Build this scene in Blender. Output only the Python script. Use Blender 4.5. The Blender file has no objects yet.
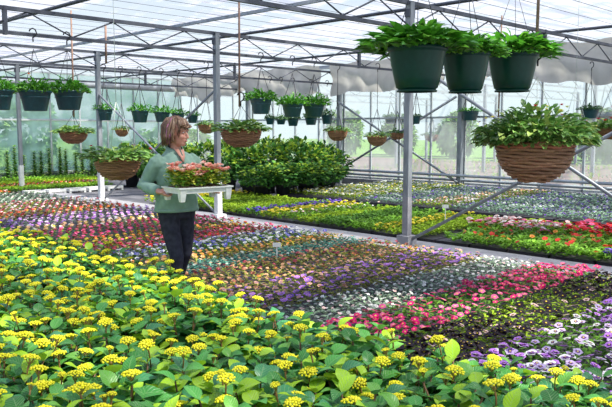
import bpy, bmesh, math, random
import numpy as np
from mathutils import Vector, Matrix, Euler
R = random.Random(7)
NR = np.random.default_rng(5)
PI = math.pi; S2 = math.sqrt(2)
scene = bpy.context.scene
COL = scene.collection
H = 1.54; FPX = 700.0
PITCH = math.atan(73.5 / FPX)

# ------------------------------------------------------------------ helpers
def P(v, w, z=0.0):                       # greenhouse axes: v across the bays, w along the post rows
    return Vector(((v - w) / S2, (v + w) / S2, z))
def vw(x, y): return (x + y) / S2, (y - x) / S2
def at(px, py, Y):                        # point seen at a pixel, at depth Y
    a = (px - 306) / FPX; b = -(py - 203.5) / FPX
    dx = a; dy = b * math.sin(PITCH) + math.cos(PITCH); dz = b * math.cos(PITCH) - math.sin(PITCH)
    t = Y / dy
    return Vector((dx * t, Y, H + dz * t))
def on(px, py, z=0.0):
    a = (px - 306) / FPX; b = -(py - 203.5) / FPX
    dx = a; dy = b * math.sin(PITCH) + math.cos(PITCH); dz = b * math.cos(PITCH) - math.sin(PITCH)
    t = (z - H) / dz
    return Vector((dx * t, dy * t, z))

def tag(o, label=None, cat=None, group=None, kind=None):
    if label: o['label'] = label
    if cat: o['category'] = cat
    if group: o['group'] = group
    if kind: o['kind'] = kind
    return o
def empty(name, loc=(0, 0, 0), rz=0.0, parent=None):
    o = bpy.data.objects.new(name, None); COL.objects.link(o)
    o.location = loc; o.rotation_euler = (0, 0, rz); o.empty_display_size = .1
    if parent: o.parent = parent
    return o
def link(name, me, parent=None, loc=(0, 0, 0), rot=(0, 0, 0)):
    o = bpy.data.objects.new(name, me); COL.objects.link(o)
    o.location = loc; o.rotation_euler = rot
    if parent: o.parent = parent
    return o
def copy_tree(o, parent=None):
    c = o.copy(); COL.objects.link(c)
    if parent: c.parent = parent
    for ch in list(o.children):
        copy_tree(ch, c)
    return c

class MB:
    def __init__(s): s.V = []; s.F = []; s.C = []; s.U = []; s.M = []; s.n = 0
    def add(s, vs, fs, col=(1, 1, 1), uv=None, m=0, M=None):
        b = s.n
        for i, v in enumerate(vs):
            v = Vector(v)
            if M is not None: v = M @ v
            s.V.append(v[:]); s.C.append(col); s.U.append(uv[i] if uv else (0, 0))
        s.n += len(vs)
        for f in fs: s.F.append([b + i for i in f]); s.M.append(m)
    def box(s, c, d, M=None, m=0, col=(1, 1, 1)):
        x, y, z = d[0] / 2, d[1] / 2, d[2] / 2
        vs = [(c[0] + i * x, c[1] + j * y, c[2] + k * z) for k in (-1, 1) for j in (-1, 1) for i in (-1, 1)]
        s.add(vs, [(0, 2, 3, 1), (4, 5, 7, 6), (0, 1, 5, 4), (2, 6, 7, 3), (0, 4, 6, 2), (1, 3, 7, 5)], col, None, m, M)
    def tube(s, pts, r, n=8, m=0, col=(1, 1, 1), cap=True, M=None, sq=1.0):
        pts = [Vector(p) for p in pts]; rs = r if isinstance(r, (list, tuple)) else [r] * len(pts)
        vs = []; up = None
        for i, p in enumerate(pts):
            d = (pts[min(i + 1, len(pts) - 1)] - pts[max(i - 1, 0)]).normalized()
            if up is None:
                up = Vector((0, 0, 1)) if abs(d.z) < .9 else Vector((1, 0, 0))
            a = d.cross(up).normalized(); b = a.cross(d).normalized(); up = b
            ri = rs[i]; ra, rb = ri if isinstance(ri, (tuple, list)) else (ri, ri)
            for k in range(n):
                t = 2 * PI * k / n + PI / n
                vs.append(p + a * math.cos(t) * ra + b * math.sin(t) * rb)
        fs = []
        for i in range(len(pts) - 1):
            for k in range(n):
                fs.append((i * n + k, i * n + (k + 1) % n, (i + 1) * n + (k + 1) % n, (i + 1) * n + k))
        if cap:
            fs.append(tuple(range(n))[::-1]); fs.append(tuple(range((len(pts) - 1) * n, len(pts) * n)))
        s.add(vs, fs, col, None, m, M)
    def lathe(s, prof, n=32, m=0, col=(1, 1, 1), M=None, wob=None):
        vs = []
        for (r, z) in prof:
            for k in range(n):
                t = 2 * PI * k / n
                rr = r * (wob(t, z) if wob else 1)
                vs.append((rr * math.cos(t), rr * math.sin(t), z))
        fs = [(i * n + k, i * n + (k + 1) % n, (i + 1) * n + (k + 1) % n, (i + 1) * n + k) for i in range(len(prof) - 1) for k in range(n)]
        uv = [(k / n, i / max(1, len(prof) - 1)) for i in range(len(prof)) for k in range(n)]
        s.add(vs, fs, col, uv, m, M)
    def ell(s, c, r, nu=16, nv=10, m=0, col=(1, 1, 1), M=None):
        vs = []; fs = []
        for i in range(nv + 1):
            ph = PI * i / nv
            for k in range(nu):
                t = 2 * PI * k / nu
                vs.append((c[0] + r[0] * math.sin(ph) * math.cos(t), c[1] + r[1] * math.sin(ph) * math.sin(t), c[2] + r[2] * math.cos(ph)))
        for i in range(nv):
            for k in range(nu):
                fs.append((i * nu + k, (i + 1) * nu + k, (i + 1) * nu + (k + 1) % nu, i * nu + (k + 1) % nu))
        s.add(vs, fs, col, None, m, M)
    def leaf(s, M, l, w, fold=.25, droop=.3, n=5, m=0, col=(1, 1, 1), wide=.45, cols=5):
        vs = []; uv = []; half = (cols - 1) // 2
        for i in range(n + 1):
            t = i / n
            hw = w * .5 * (math.sin(PI * t ** (.75 if wide < .5 else 1.0)) ** .8 if 0 < t < 1 else .03)
            x = l * (t - .12 * t * t * droop); zc = l * (.12 * math.sin(PI * t * .6) - droop * t * t * .6)
            for j in range(-half, half + 1):
                q = j / half
                vs.append((x, hw * q, zc + fold * hw * abs(q) - .25 * fold * hw * q * q + .035 * l * math.sin(t * 14) * abs(q) * .25))
                uv.append((t, .5 + q * .5))
        fs = [(i * cols + j, (i + 1) * cols + j, (i + 1) * cols + j + 1, i * cols + j + 1) for i in range(n) for j in range(cols - 1)]
        s.add(vs, fs, col, uv, m, M)
    def mesh(s, name, mats, smooth=True):
        me = bpy.data.meshes.new(name)
        me.from_pydata(s.V, [], s.F)
        ca = me.color_attributes.new('Col', 'FLOAT_COLOR', 'POINT')
        a = np.ones((len(s.V), 4), np.float32); a[:, :3] = np.array(s.C, np.float32)
        ca.data.foreach_set('color', a.ravel())
        uvl = me.uv_layers.new(name='UVMap')
        li = np.empty(len(me.loops), np.int32); me.loops.foreach_get('vertex_index', li)
        uvl.data.foreach_set('uv', np.array(s.U, np.float32)[li].ravel())
        for mt in mats: me.materials.append(mt)
        me.polygons.foreach_set('material_index', s.M)
        me.polygons.foreach_set('use_smooth', [smooth] * len(me.polygons))
        me.update()
        return me
    def build(s, name, mats, parent=None, loc=(0, 0, 0), rot=(0, 0, 0), smooth=True):
        return link(name, s.mesh(name, mats if isinstance(mats, list) else [mats], smooth), parent, loc, rot)

def frame(d, up=(0, 0, 1)):
    d = Vector(d).normalized(); up = Vector(up)
    y = up.cross(d)
    if y.length < 1e-4: y = Vector((0, 1, 0))
    y.normalize(); z = d.cross(y)
    return Matrix((d, y, z)).transposed().to_4x4()

# ------------------------------------------------------------------ materials
def nt(name):
    m = bpy.data.materials.new(name); m.use_nodes = True
    t = m.node_tree; t.nodes.clear()
    return m, t, t.nodes, t.links
def mat(name, col, rough=.6, metal=0., noise=0., nscale=8., bump=0., bscale=40., spec=.5, col2=None, stretch=None, trans=0.):
    m, t, N, L = nt(name)
    o = N.new('ShaderNodeOutputMaterial'); p = N.new('ShaderNodeBsdfPrincipled')
    p.inputs['Base Color'].default_value = (*col, 1); p.inputs['Roughness'].default_value = rough
    p.inputs['Metallic'].default_value = metal; p.inputs['Specular IOR Level'].default_value = spec
    tc = N.new('ShaderNodeTexCoord'); mp = N.new('ShaderNodeMapping'); L.new(tc.outputs['Object'], mp.inputs[0])
    if stretch: mp.inputs['Scale'].default_value = stretch
    if noise or col2:
        nz = N.new('ShaderNodeTexNoise'); nz.inputs['Scale'].default_value = nscale; nz.inputs['Detail'].default_value = 5
        L.new(mp.outputs[0], nz.inputs['Vector'])
        rp = N.new('ShaderNodeValToRGB'); L.new(nz.outputs[0], rp.inputs[0])
        c2 = col2 or tuple(c * (1 - noise) for c in col)
        rp.color_ramp.elements[0].position = .35; rp.color_ramp.elements[1].position = .65
        rp.color_ramp.elements[0].color = (*c2, 1); rp.color_ramp.elements[1].color = (*col, 1)
        L.new(rp.outputs[0], p.inputs['Base Color'])
    if bump:
        nb = N.new('ShaderNodeTexNoise'); nb.inputs['Scale'].default_value = bscale; L.new(mp.outputs[0], nb.inputs['Vector'])
        bp = N.new('ShaderNodeBump'); bp.inputs['Strength'].default_value = bump; L.new(nb.outputs[0], bp.inputs['Height'])
        L.new(bp.outputs[0], p.inputs['Normal'])
    if trans:
        tr = N.new('ShaderNodeBsdfTranslucent'); tr.inputs[0].default_value = (*col, 1)
        mx = N.new('ShaderNodeMixShader'); mx.inputs[0].default_value = trans
        L.new(p.outputs[0], mx.inputs[1]); L.new(tr.outputs[0], mx.inputs[2]); L.new(mx.outputs[0], o.inputs[0])
    else: L.new(p.outputs[0], o.inputs[0])
    return m
def mathn(N, L, op, a, b=None):
    n = N.new('ShaderNodeMath'); n.operation = op
    for i, x in enumerate((a, b)):
        if x is None: continue
        if isinstance(x, (int, float)): n.inputs[i].default_value = x
        else: L.new(x, n.inputs[i])
    return n.outputs[0]
def leafmat(name, rough=.4, trans=.3, veins=True, spec=.5, gain=1.0):
    m, t, N, L = nt(name)
    o = N.new('ShaderNodeOutputMaterial'); p = N.new('ShaderNodeBsdfPrincipled')
    at_ = N.new('ShaderNodeAttribute'); at_.attribute_name = 'Col'
    c = at_.outputs['Color']
    if veins:
        uv = N.new('ShaderNodeUVMap'); sp = N.new('ShaderNodeSeparateXYZ'); L.new(uv.outputs[0], sp.inputs[0])
        av = mathn(N, L, 'ABSOLUTE', mathn(N, L, 'SUBTRACT', sp.outputs[1], .5))
        k = mathn(N, L, 'SINE', mathn(N, L, 'MULTIPLY', mathn(N, L, 'SUBTRACT', sp.outputs[0], mathn(N, L, 'MULTIPLY', av, .55)), 46.))
        k = mathn(N, L, 'POWER', mathn(N, L, 'MAXIMUM', k, 0.), 6.)
        mid = mathn(N, L, 'LESS_THAN', av, .025)
        f = mathn(N, L, 'MULTIPLY', mathn(N, L, 'MAXIMUM', k, mid), .4)
        mx = N.new('ShaderNodeMix'); mx.data_type = 'RGBA'; L.new(f, mx.inputs[0]); L.new(c, mx.inputs[6])
        mx.inputs[7].default_value = (.32, .5, .22, 1); c = mx.outputs[2]
        bp = N.new('ShaderNodeBump'); bp.inputs['Strength'].default_value = .35; bp.inputs['Distance'].default_value = .01; bp.invert = True
        L.new(k, bp.inputs['Height']); L.new(bp.outputs[0], p.inputs['Normal'])
    L.new(c, p.inputs['Base Color']); p.inputs['Roughness'].default_value = rough; p.inputs['Specular IOR Level'].default_value = spec
    tr = N.new('ShaderNodeBsdfTranslucent'); L.new(c, tr.inputs[0])
    ms = N.new('ShaderNodeMixShader'); ms.inputs[0].default_value = trans
    L.new(p.outputs[0], ms.inputs[1]); L.new(tr.outputs[0], ms.inputs[2]); L.new(ms.outputs[0], o.inputs[0])
    return m

M = {}
M['leaf'] = leafmat('hydrangea_leaf', .36, .25, True, .45)
M['plant'] = leafmat('bedding_foliage', .55, .3, False, .3)
M['potleaf'] = leafmat('hanging_foliage', .4, .3, False, .5)
M['galv'] = mat('galvanised_steel', (.3, .33, .36), .5, .35, .35, 12, stretch=(1, 1, .3))
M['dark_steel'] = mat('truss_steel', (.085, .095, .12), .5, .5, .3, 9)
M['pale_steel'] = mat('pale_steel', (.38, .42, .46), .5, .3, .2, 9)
M['white_paint'] = mat('white_paint', (.78, .79, .78), .6, 0, .15, 10)
M['mullion'] = mat('aluminium_mullion', (.48, .52, .54), .5, .3, .2, 7)
M['brown_pole'] = mat('rusty_pole', (.32, .2, .15), .8, 0, .4, 20)
M['concrete'] = mat('concrete', (.3, .3, .32), .9, 0, .25, 6, .2, 60)
M['floor'] = mat('greenhouse_floor', (.13, .13, .145), .9, 0, .3, 3, .2, 30)
M['soil'] = mat('soil_field', (.22, .15, .125), .95, 0, .35, 2.5, .3, 12)
M['lawn'] = mat('outside_grass', (.2, .34, .06), .95, 0, 0, 1.2, .3, 20, col2=(.10, .2, .04))
M['tray'] = mat('black_tray', (.025, .02, .028), .55)
M['pot_black'] = mat('black_pot', (.02, .022, .026), .5)
M['pot_green'] = mat('dark_green_plastic', (.003, .05, .034), .33, 0, .2, 6, spec=.35)
M['pot_blue'] = mat('blue_green_plastic', (.02, .095, .11), .35, 0, .25, 6)
M['wire'] = mat('hanger_wire', (.03, .03, .035), .5, .3)
M['strap'] = mat('pale_strap', (.5, .56, .5), .5)
M['white_plastic'] = mat('white_plastic', (.8, .82, .78), .45, 0, .12, 30)
M['stake'] = mat('white_stake', (.85, .86, .84), .5)
M['fleece'] = mat('mint_fleece', (.25, .39, .31), .95, 0, .18, 14, .25, 160, spec=.15)
M['fleece_dark'] = mat('fleece_trim', (.09, .19, .15), .9, spec=.15)
M['denim'] = mat('dark_denim', (.04, .042, .062), .85, 0, .4, 26, .3, 90, spec=.2)
M['skin'] = mat('skin', (.62, .33, .24), .5, 0, 0, 9, .05, 120, col2=(.56, .26, .19), spec=.35)
M['lip'] = mat('lips', (.42, .1, .09), .4)
M['teeth'] = mat('teeth', (.8, .76, .7), .4)
M['eye'] = mat('eye_white', (.75, .73, .7), .25); M['iris'] = mat('iris', (.05, .05, .06), .2)
M['boot'] = mat('shoe_leather', (.05, .04, .035), .6)
M['stem'] = mat('stem', (.16, .09, .04), .7)
M['bark'] = mat('bark', (.14, .1, .07), .9, 0, .4, 9)
M['far_roof'] = mat('far_roof', (.6, .64, .68), .6)

def hairmat():
    m, t, N, L = nt('brown_hair')
    o = N.new('ShaderNodeOutputMaterial'); p = N.new('ShaderNodeBsdfPrincipled')
    a = N.new('ShaderNodeAttribute'); a.attribute_name = 'Col'
    L.new(a.outputs['Color'], p.inputs['Base Color']); p.inputs['Roughness'].default_value = .45
    L.new(p.outputs[0], o.inputs[0]); return m
M['hair'] = hairmat()

def wickermat():
    m, t, N, L = nt('woven_wicker')
    o = N.new('ShaderNodeOutputMaterial'); p = N.new('ShaderNodeBsdfPrincipled')
    a = N.new('ShaderNodeAttribute'); a.attribute_name = 'Col'
    nz = N.new('ShaderNodeTexNoise'); nz.inputs['Scale'].default_value = 30
    tc = N.new('ShaderNodeTexCoord'); L.new(tc.outputs['Object'], nz.inputs['Vector'])
    mx = N.new('ShaderNodeMix'); mx.data_type = 'RGBA'; mx.blend_type = 'MULTIPLY'; mx.inputs[0].default_value = .7
    rp = N.new('ShaderNodeValToRGB'); L.new(nz.outputs[0], rp.inputs[0])
    rp.color_ramp.elements[0].color = (.3, .26, .22, 1); rp.color_ramp.elements[1].color = (1.3, 1.2, 1.1, 1)
    L.new(a.outputs['Color'], mx.inputs[6]); L.new(rp.outputs[0], mx.inputs[7]); L.new(mx.outputs[2], p.inputs['Base Color'])
    p.inputs['Roughness'].default_value = .6
    L.new(p.outputs[0], o.inputs[0]); return m
M['wicker'] = wickermat()

def glassmat(name, milk, tint, scale=.8):
    m, t, N, L = nt(name)
    o = N.new('ShaderNodeOutputMaterial')
    tr = N.new('ShaderNodeBsdfTransparent'); tr.inputs[0].default_value = (*tint, 1)
    df = N.new('ShaderNodeBsdfTranslucent'); df.inputs[0].default_value = (.85, .95, .93, 1)
    gl = N.new('ShaderNodeBsdfGlossy'); gl.inputs['Roughness'].default_value = .12
    tc = N.new('ShaderNodeTexCoord'); nz = N.new('ShaderNodeTexNoise'); nz.inputs['Scale'].default_value = scale; nz.inputs['Detail'].default_value = 7
    L.new(tc.outputs['Object'], nz.inputs['Vector'])
    mr = N.new('ShaderNodeMapRange'); L.new(nz.outputs[0], mr.inputs[0])
    mr.inputs[1].default_value = .35; mr.inputs[2].default_value = .65; mr.inputs[3].default_value = milk * .5; mr.inputs[4].default_value = milk * 1.5
    m1 = N.new('ShaderNodeMixShader'); L.new(mr.outputs[0], m1.inputs[0]); L.new(tr.outputs[0], m1.inputs[1]); L.new(df.outputs[0], m1.inputs[2])
    m2 = N.new('ShaderNodeMixShader'); m2.inputs[0].default_value = .05; L.new(m1.outputs[0], m2.inputs[1]); L.new(gl.outputs[0], m2.inputs[2])
    L.new(m2.outputs[0], o.inputs[0]); return m
M['glass'] = glassmat('misted_glass', .3, (.93, .98, .97))
M['glass_back'] = glassmat('whitewashed_glass', .68, (.9, .97, .96), 1.4)

def screenmat():
    # woven shade cloth: strips of different density laid along w, wrinkle shading along v put into the colour
    m, t, N, L = nt('shade_cloth')
    o = N.new('ShaderNodeOutputMaterial')
    tc = N.new('ShaderNodeTexCoord'); mp = N.new('ShaderNodeMapping'); L.new(tc.outputs['UV'], mp.inputs[0])
    mp.inputs['Scale'].default_value = (1.5, .13, 1)
    n1 = N.new('ShaderNodeTexNoise'); n1.inputs['Scale'].default_value = 1.0; n1.inputs['Detail'].default_value = 3; L.new(mp.outputs[0], n1.inputs['Vector'])
    r1 = N.new('ShaderNodeMapRange'); L.new(n1.outputs[0], r1.inputs[0])
    r1.inputs[1].default_value = .49; r1.inputs[2].default_value = .58; r1.inputs[3].default_value = 0; r1.inputs[4].default_value = 1
    mp2 = N.new('ShaderNodeMapping'); L.new(tc.outputs['UV'], mp2.inputs[0]); mp2.inputs['Scale'].default_value = (.5, 7.5, 1)
    n2 = N.new('ShaderNodeTexNoise'); n2.inputs['Scale'].default_value = 1.0; n2.inputs['Detail'].default_value = 4; n2.inputs['Distortion'].default_value = .5
    L.new(mp2.outputs[0], n2.inputs['Vector'])
    r2 = N.new('ShaderNodeMapRange'); L.new(n2.outputs[0], r2.inputs[0])
    r2.inputs[1].default_value = .5; r2.inputs[2].default_value = .62; r2.inputs[3].default_value = 0; r2.inputs[4].default_value = 1
    tr = N.new('ShaderNodeBsdfTransparent'); tr.inputs[0].default_value = (1, 1, 1, 1)
    tl = N.new('ShaderNodeBsdfTranslucent'); df = N.new('ShaderNodeBsdfDiffuse')
    mc = N.new('ShaderNodeMix'); mc.data_type = 'RGBA'; L.new(r2.outputs[0], mc.inputs[0])
    mc.inputs[6].default_value = (.58, .58, .61, 1); mc.inputs[7].default_value = (.38, .4, .48, 1)
    L.new(mc.outputs[2], tl.inputs[0]); L.new(mc.outputs[2], df.inputs[0])
    ma = N.new('ShaderNodeMixShader'); ma.inputs[0].default_value = .3; L.new(tl.outputs[0], ma.inputs[1]); L.new(df.outputs[0], ma.inputs[2])
    f = mathn(N, L, 'ADD', mathn(N, L, 'MULTIPLY', r1.outputs[0], .7), .25)
    mb = N.new('ShaderNodeMixShader'); L.new(f, mb.inputs[0]); L.new(ma.outputs[0], mb.inputs[1]); L.new(tr.outputs[0], mb.inputs[2])
    L.new(mb.outputs[0], o.inputs[0]); return m
M['screen'] = screenmat()
M['curtain'] = mat('curtain_cloth', (.6, .59, .56), .9, 0, .35, 2, .3, 8, trans=.35, stretch=(1, 1, .4))

# ------------------------------------------------------------------ setting
def slab(name, v0, v1, w0, w1, z0, z1, m, kind='structure'):
    b = MB(); Mx = Matrix.Rotation(PI / 4, 4, 'Z')
    b.box(((v0 + v1) / 2, (w0 + w1) / 2, (z0 + z1) / 2), (v1 - v0, w1 - w0, z1 - z0))
    o = b.build(name, m, rot=(0, 0, PI / 4), smooth=False)
    if kind: o['kind'] = kind
    return o
V0 = 7.45; W0 = 5.56; SP = 4.04; VQ = 15.2; WB = W0 + 4 * SP          # post row, first post, pitch, side wall, back wall
slab('floor', -9, VQ, -3, WB, -.1, 0, M['floor'])
slab('floor_path', 7.12, 7.78, -3, WB - .3, 0, .035, M['concrete'])
slab('trim_1', VQ - .12, VQ + .12, -3, WB, 0, .16, M['concrete'])        # kerb of the side wall
slab('trim_2', -9, VQ, WB - .1, WB + .1, 0, .16, M['concrete'])
slab('ground_outside', -60, VQ, WB + .1, WB + 70, -.12, -.02, M['lawn'])
slab('ground_field', VQ, 31, -12, WB + 6, -.1, -.01, M['soil'])
slab('lawn_outside', 31, 90, -30, WB + 70, -.11, -.03, M['lawn'])
slab('lawn_edge', VQ, 31, WB + 6, WB + 70, -.11, -.03, M['lawn'])

# ceiling: shade cloth drawn flat above the trusses
def sheet(name, v0, v1, w0, w1, z, nv, nw, m, amp=.03):
    g = MB(); vs = []; uv = []
    for j in range(nw + 1):
        for i in range(nv + 1):
            v = v0 + (v1 - v0) * i / nv; w = w0 + (w1 - w0) * j / nw
            zz = z + amp * math.sin(w * 9.5 + math.sin(v * .7) * 2.1) + amp * .8 * math.sin(w * 3.3 + v * .4) - .05 * abs(math.sin((w - W0) / SP * PI))
            vs.append(P(v, w, zz)); uv.append((v, w))
    fs = [(j * (nv + 1) + i, j * (nv + 1) + i + 1, (j + 1) * (nv + 1) + i + 1, (j + 1) * (nv + 1) + i) for j in range(nw) for i in range(nv)]
    g.add(vs, fs, (1, 1, 1), uv)
    o = g.build(name, m); o['kind'] = 'structure'; return o
sheet('ceiling', -9, VQ, -3, WB, 3.5, 60, 260, M['screen'])

# posts
pord = ['nearest steel post with a white painted foot beside the concrete path, right of the tray',
        'steel post with a white foot directly behind the flower tray',
        'steel post with a pale foot between the woman and the left hanging baskets',
        'farthest free standing steel post near the lawn strip at the left',]
for k in range(4):
    p = empty('steel_post', P(V0, W0 + k * SP, .03), PI / 4)
    tag(p, pord[k], 'post', 'row of steel posts along the path')
    b = MB(); b.box((0, 0, 1.88), (.085, .085, 2.52)); b.build('shaft', M['galv'], p, smooth=False)
    b = MB()
    if k: b.box((0, 0, .31), (.1, .1, .62)); b.box((0, 0, .03), (.2, .2, .06))
    else: b.box((0, 0, .33), (.09, .09, .6)); b.box((0, 0, .06), (.19, .19, .12))
    b.build('painted_foot', M['white_paint'] if k else M['concrete'], p, smooth=False)  # lower section whiter than the shaft; concrete grey on the nearest post
    b = MB(); b.box((0, 0, 3.0), (.13, .07, .1)); b.build('head_bracket', M['dark_steel'], p, smooth=False)
for k in range(0, 4):
    p = empty('wall_post', P(VQ - .2, W0 + k * SP, 0), PI / 4)
    tag(p, ['grey steel wall post beside the side glazing at the far right edge', 'thick grey wall post right of the nearest post, brace joining it',
            'dark grey wall post rising behind the hanging bowls in the middle', 'thin far wall post above the potted shrubs'][k], 'post', 'steel posts against the side glazing')
    b = MB(); b.box((0, 0, 1.57), (.12, .12, 3.12)); b.build('shaft', M['galv'], p, smooth=False)
    b = MB(); b.box((0, 0, 3.0), (.3, .16, .14)); b.build('head_bracket', M['dark_steel'], p, smooth=False)

def truss(k, v0, v1, m, label, group, far=False):
    w = W0 + k * SP; o = empty('roof_truss', P(v0, w, 2.84), PI / 4); tag(o, label, 'truss', group)
    Ln = v1 - v0; r = .024
    b = MB(); b.box((Ln / 2, 0, .32), (Ln, .05, .05)); b.build('upper_chord', m, o, smooth=False)
    b = MB(); b.box((Ln / 2, 0, 0), (Ln, .045, .045)); b.build('lower_chord', m, o, smooth=False)
    b = MB(); step = 1.29; half = step / 2
    ph = (V0 - v0) % step
    x = ph - step
    while x < Ln:
        for a, c in (((x, .02), (x + half, .3)), ((x + half, .3), (x + step, .02))):
            if a[0] < 0 or c[0] > Ln: continue
            b.tube([(a[0], 0, a[1]), (c[0], 0, c[1])], .011 if not far else .013, 6)
        x += step
    b.build('lattice', m, o)
    if not far:
        x = (V0 - v0) % 3.6
        while x < Ln:
            if abs((x + v0 - V0)) > .5:
                b = MB(); b.box((x, 0, .16), (.05, .06, .38)); b.build('upright', M['dark_steel'], o, smooth=False)
            x += 3.62
tl = ['lattice roof truss nearest the front, running over the three green bowls', 'lattice roof truss carried by the post behind the flower tray',
      'lattice roof truss carried by the post left of the woman', 'lattice roof truss just in front of the far end wall']
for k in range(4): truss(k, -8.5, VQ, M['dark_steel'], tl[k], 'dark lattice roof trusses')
for k in range(-1, 5): truss(k, VQ + .2, 31, M['pale_steel'], 'pale lattice truss of the bay beyond the side glazing', 'pale trusses beyond the glazing', True)  # lighter steel colour paints in the haze of distance and glass
for v in (22.9, 30.7):
    for k in range(-1, 5):
        b = MB(); b.box((0, 0, 1.6), (.1, .1, 3.2))
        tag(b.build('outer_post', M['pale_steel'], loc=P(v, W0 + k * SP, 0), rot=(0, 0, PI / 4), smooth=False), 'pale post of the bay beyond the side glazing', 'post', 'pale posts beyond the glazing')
# drive shafts along the rows, on top of the trusses
for i, v in enumerate((1.0, 4.6, 8.2, 11.9)):
    b = MB(); b.tube([P(v, -2.5, 3.24), P(v, WB, 3.24)], .026, 8)
    tag(b.build('drive_shaft', M['dark_steel']), ['dark shaft across the roof at the far left', 'long dark shaft across the trusses above the left green bowls', 'dark shaft across the trusses above the woman and the post row',
        'dark shaft across the roof towards the side glazing'][i], 'shaft', 'dark shafts under the roof')
# grow wires under the cloth
b = MB()
w = -2.7
while w < WB:
    b.tube([P(-8.5, w, 3.4), P(VQ, w, 3.4)], .004, 4, cap=False); w += .52
tag(b.build('trim_3', M['dark_steel']), kind='structure')
# gutter beams
for i, v in enumerate((V0, VQ)):
    b = MB(); b.box((0, (WB - 3) / 2, 0), (.045, WB + 3, .05))
    o = b.build('trim_%d' % (4 + i), M['pale_steel'], loc=P(v, 0, 3.4), rot=(0, 0, PI / 4), smooth=False); tag(o, kind='structure')
# rail carrying the near bowls
b = MB(); b.tube([P(.5, 2.92, 3.0), P(8.0, 2.92, 3.0)], .022, 8)
for v in (.7, 4.2, 7.8): b.tube([P(v, 2.92, 3.0), P(v, 2.92, 3.4)], .01, 6)
tag(b.build('hanging_rail', M['galv']), 'grey overhead rail that carries the three big green bowls', 'rail')

# X braces
def brace(a, c, label, group, r=.021, m='galv'):
    b = MB(); b.tube([a, c], r, 8); tag(b.build('cross_brace', M[m]), label, 'brace', group)
def rowp(v, k, z): return P(v, W0 + k * SP, z)
brace(rowp(V0, 0, .06), rowp(V0, -1, 2.28), 'long diagonal brace rising to the right from the foot of the nearest post', 'braces right of the nearest post')
brace(rowp(V0 + .05, 0, 2.43), rowp(V0 + .05, -1, -.0), 'long diagonal brace falling to the right behind the near wicker basket', 'braces right of the nearest post')
brace(rowp(V0, 2, 2.3), rowp(V0, 1, .06), 'diagonal brace falling to the right behind the woman', 'braces left of the tray post')
brace(rowp(V0 + .05, 2, .06), rowp(V0 + .05, 1, 2.28), 'diagonal brace rising to the right behind the woman', 'braces left of the tray post')
brace(rowp(VQ - .3, 2, 2.35), rowp(VQ - .3, 1, .25), 'brace falling to the right along the side glazing', 'braces along the side glazing', .03)
brace(rowp(VQ - .42, 2, .3), rowp(VQ - .42, 1, 2.35), 'brace rising to the right along the side glazing', 'braces along the side glazing', .03)

# glazed walls
def glazed(n, a, c, zt, m, nm=4, door=False):
    o = empty('window_%d' % n, a); tag(o, kind='structure')
    d = c - a; L_ = d.length; ang = math.atan2(d.y, d.x); o.rotation_euler = (0, 0, ang)
    b = MB()
    for i in range(nm + 1):
        b.box((L_ * i / nm, 0, (zt + .16) / 2), (.045, .05, zt - .16))
    for z in (.2, 1.86, zt): b.box((L_ / 2, 0, z), (L_, .05, .05))
    b.build('window_frame', M['mullion'], o, smooth=False)
    b = MB(); b.add([(0, 0, .16), (L_, 0, .16), (L_, 0, zt), (0, 0, zt)], [(0, 1, 2, 3)]); b.build('pane', m, o, smooth=False)
n = 1
for k in range(-2, 4):
    glazed(n, rowp(VQ, k, 0), rowp(VQ, k + 1, 0), 3.35, M['glass'], 4); n += 1
for i in range(4):
    v1 = VQ - i * 6.05; glazed(n, P(v1 - 6.05, WB, 0), P(v1, WB, 0), 3.35, M['glass_back'], 6); n += 1
b = MB(); b.tube([P(-9, WB - .25, 3.02), P(VQ - .5, WB - .25, 3.02)], .12, 14)
tag(b.build('heating_duct', M['pale_steel']), 'thick grey duct running along the top of the far end wall', 'duct')
b = MB(); b.tube([rowp(VQ - .2, -1, .3), rowp(VQ - .2, 4, .3)], .035, 10); b.tube([rowp(VQ - .35, -1, .42), rowp(VQ - .35, 4, .42)], .035, 10)
tag(b.build('heating_pipe', M['pale_steel']), 'pair of grey pipes along the foot of the side glazing', 'pipe')

# gathered shade curtains hanging along the side glazing
def curtain(k0, k1, v, label, zb=2.45):
    g = MB(); vs = []; nn = int((k1 - k0) * 44); rows = 9
    for j in range(rows + 1):
        for i in range(nn + 1):
            kk = k0 + (k1 - k0) * i / nn
            sag = .12 + .26 * (.5 + .5 * math.sin(kk * 4.1 + 2 * math.sin(kk * 1.9))) + .05 * math.sin(kk * 17)
            zl = zb + .42 - sag; z = 3.38 + (zl - 3.38) * j / rows
            off = .07 * math.sin(kk * 41) * j / rows + .12 * math.sin(kk * 9 + j * .5) * math.sin(PI * j / rows)
            vs.append(P(v + off, W0 + kk * SP, z + .03 * math.sin(kk * 23 + j)))
    fs = [(j * (nn + 1) + i, j * (nn + 1) + i + 1, (j + 1) * (nn + 1) + i + 1, (j + 1) * (nn + 1) + i) for j in range(rows) for i in range(nn)]
    g.add(vs, fs); tag(g.build('shade_curtain', M['curtain']), label, 'curtain', 'gathered shade curtains')
curtain(-1.4, .95, VQ - .62, 'sagging white shade curtain above the right hand wicker baskets')
curtain(1.05, 2.0, VQ - .62, 'crumpled white shade curtain hanging above the small far bowls')
curtain(2.1, 3.9, VQ - .62, 'pale shade curtain bundled in the far corner above the shrubs')

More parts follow.
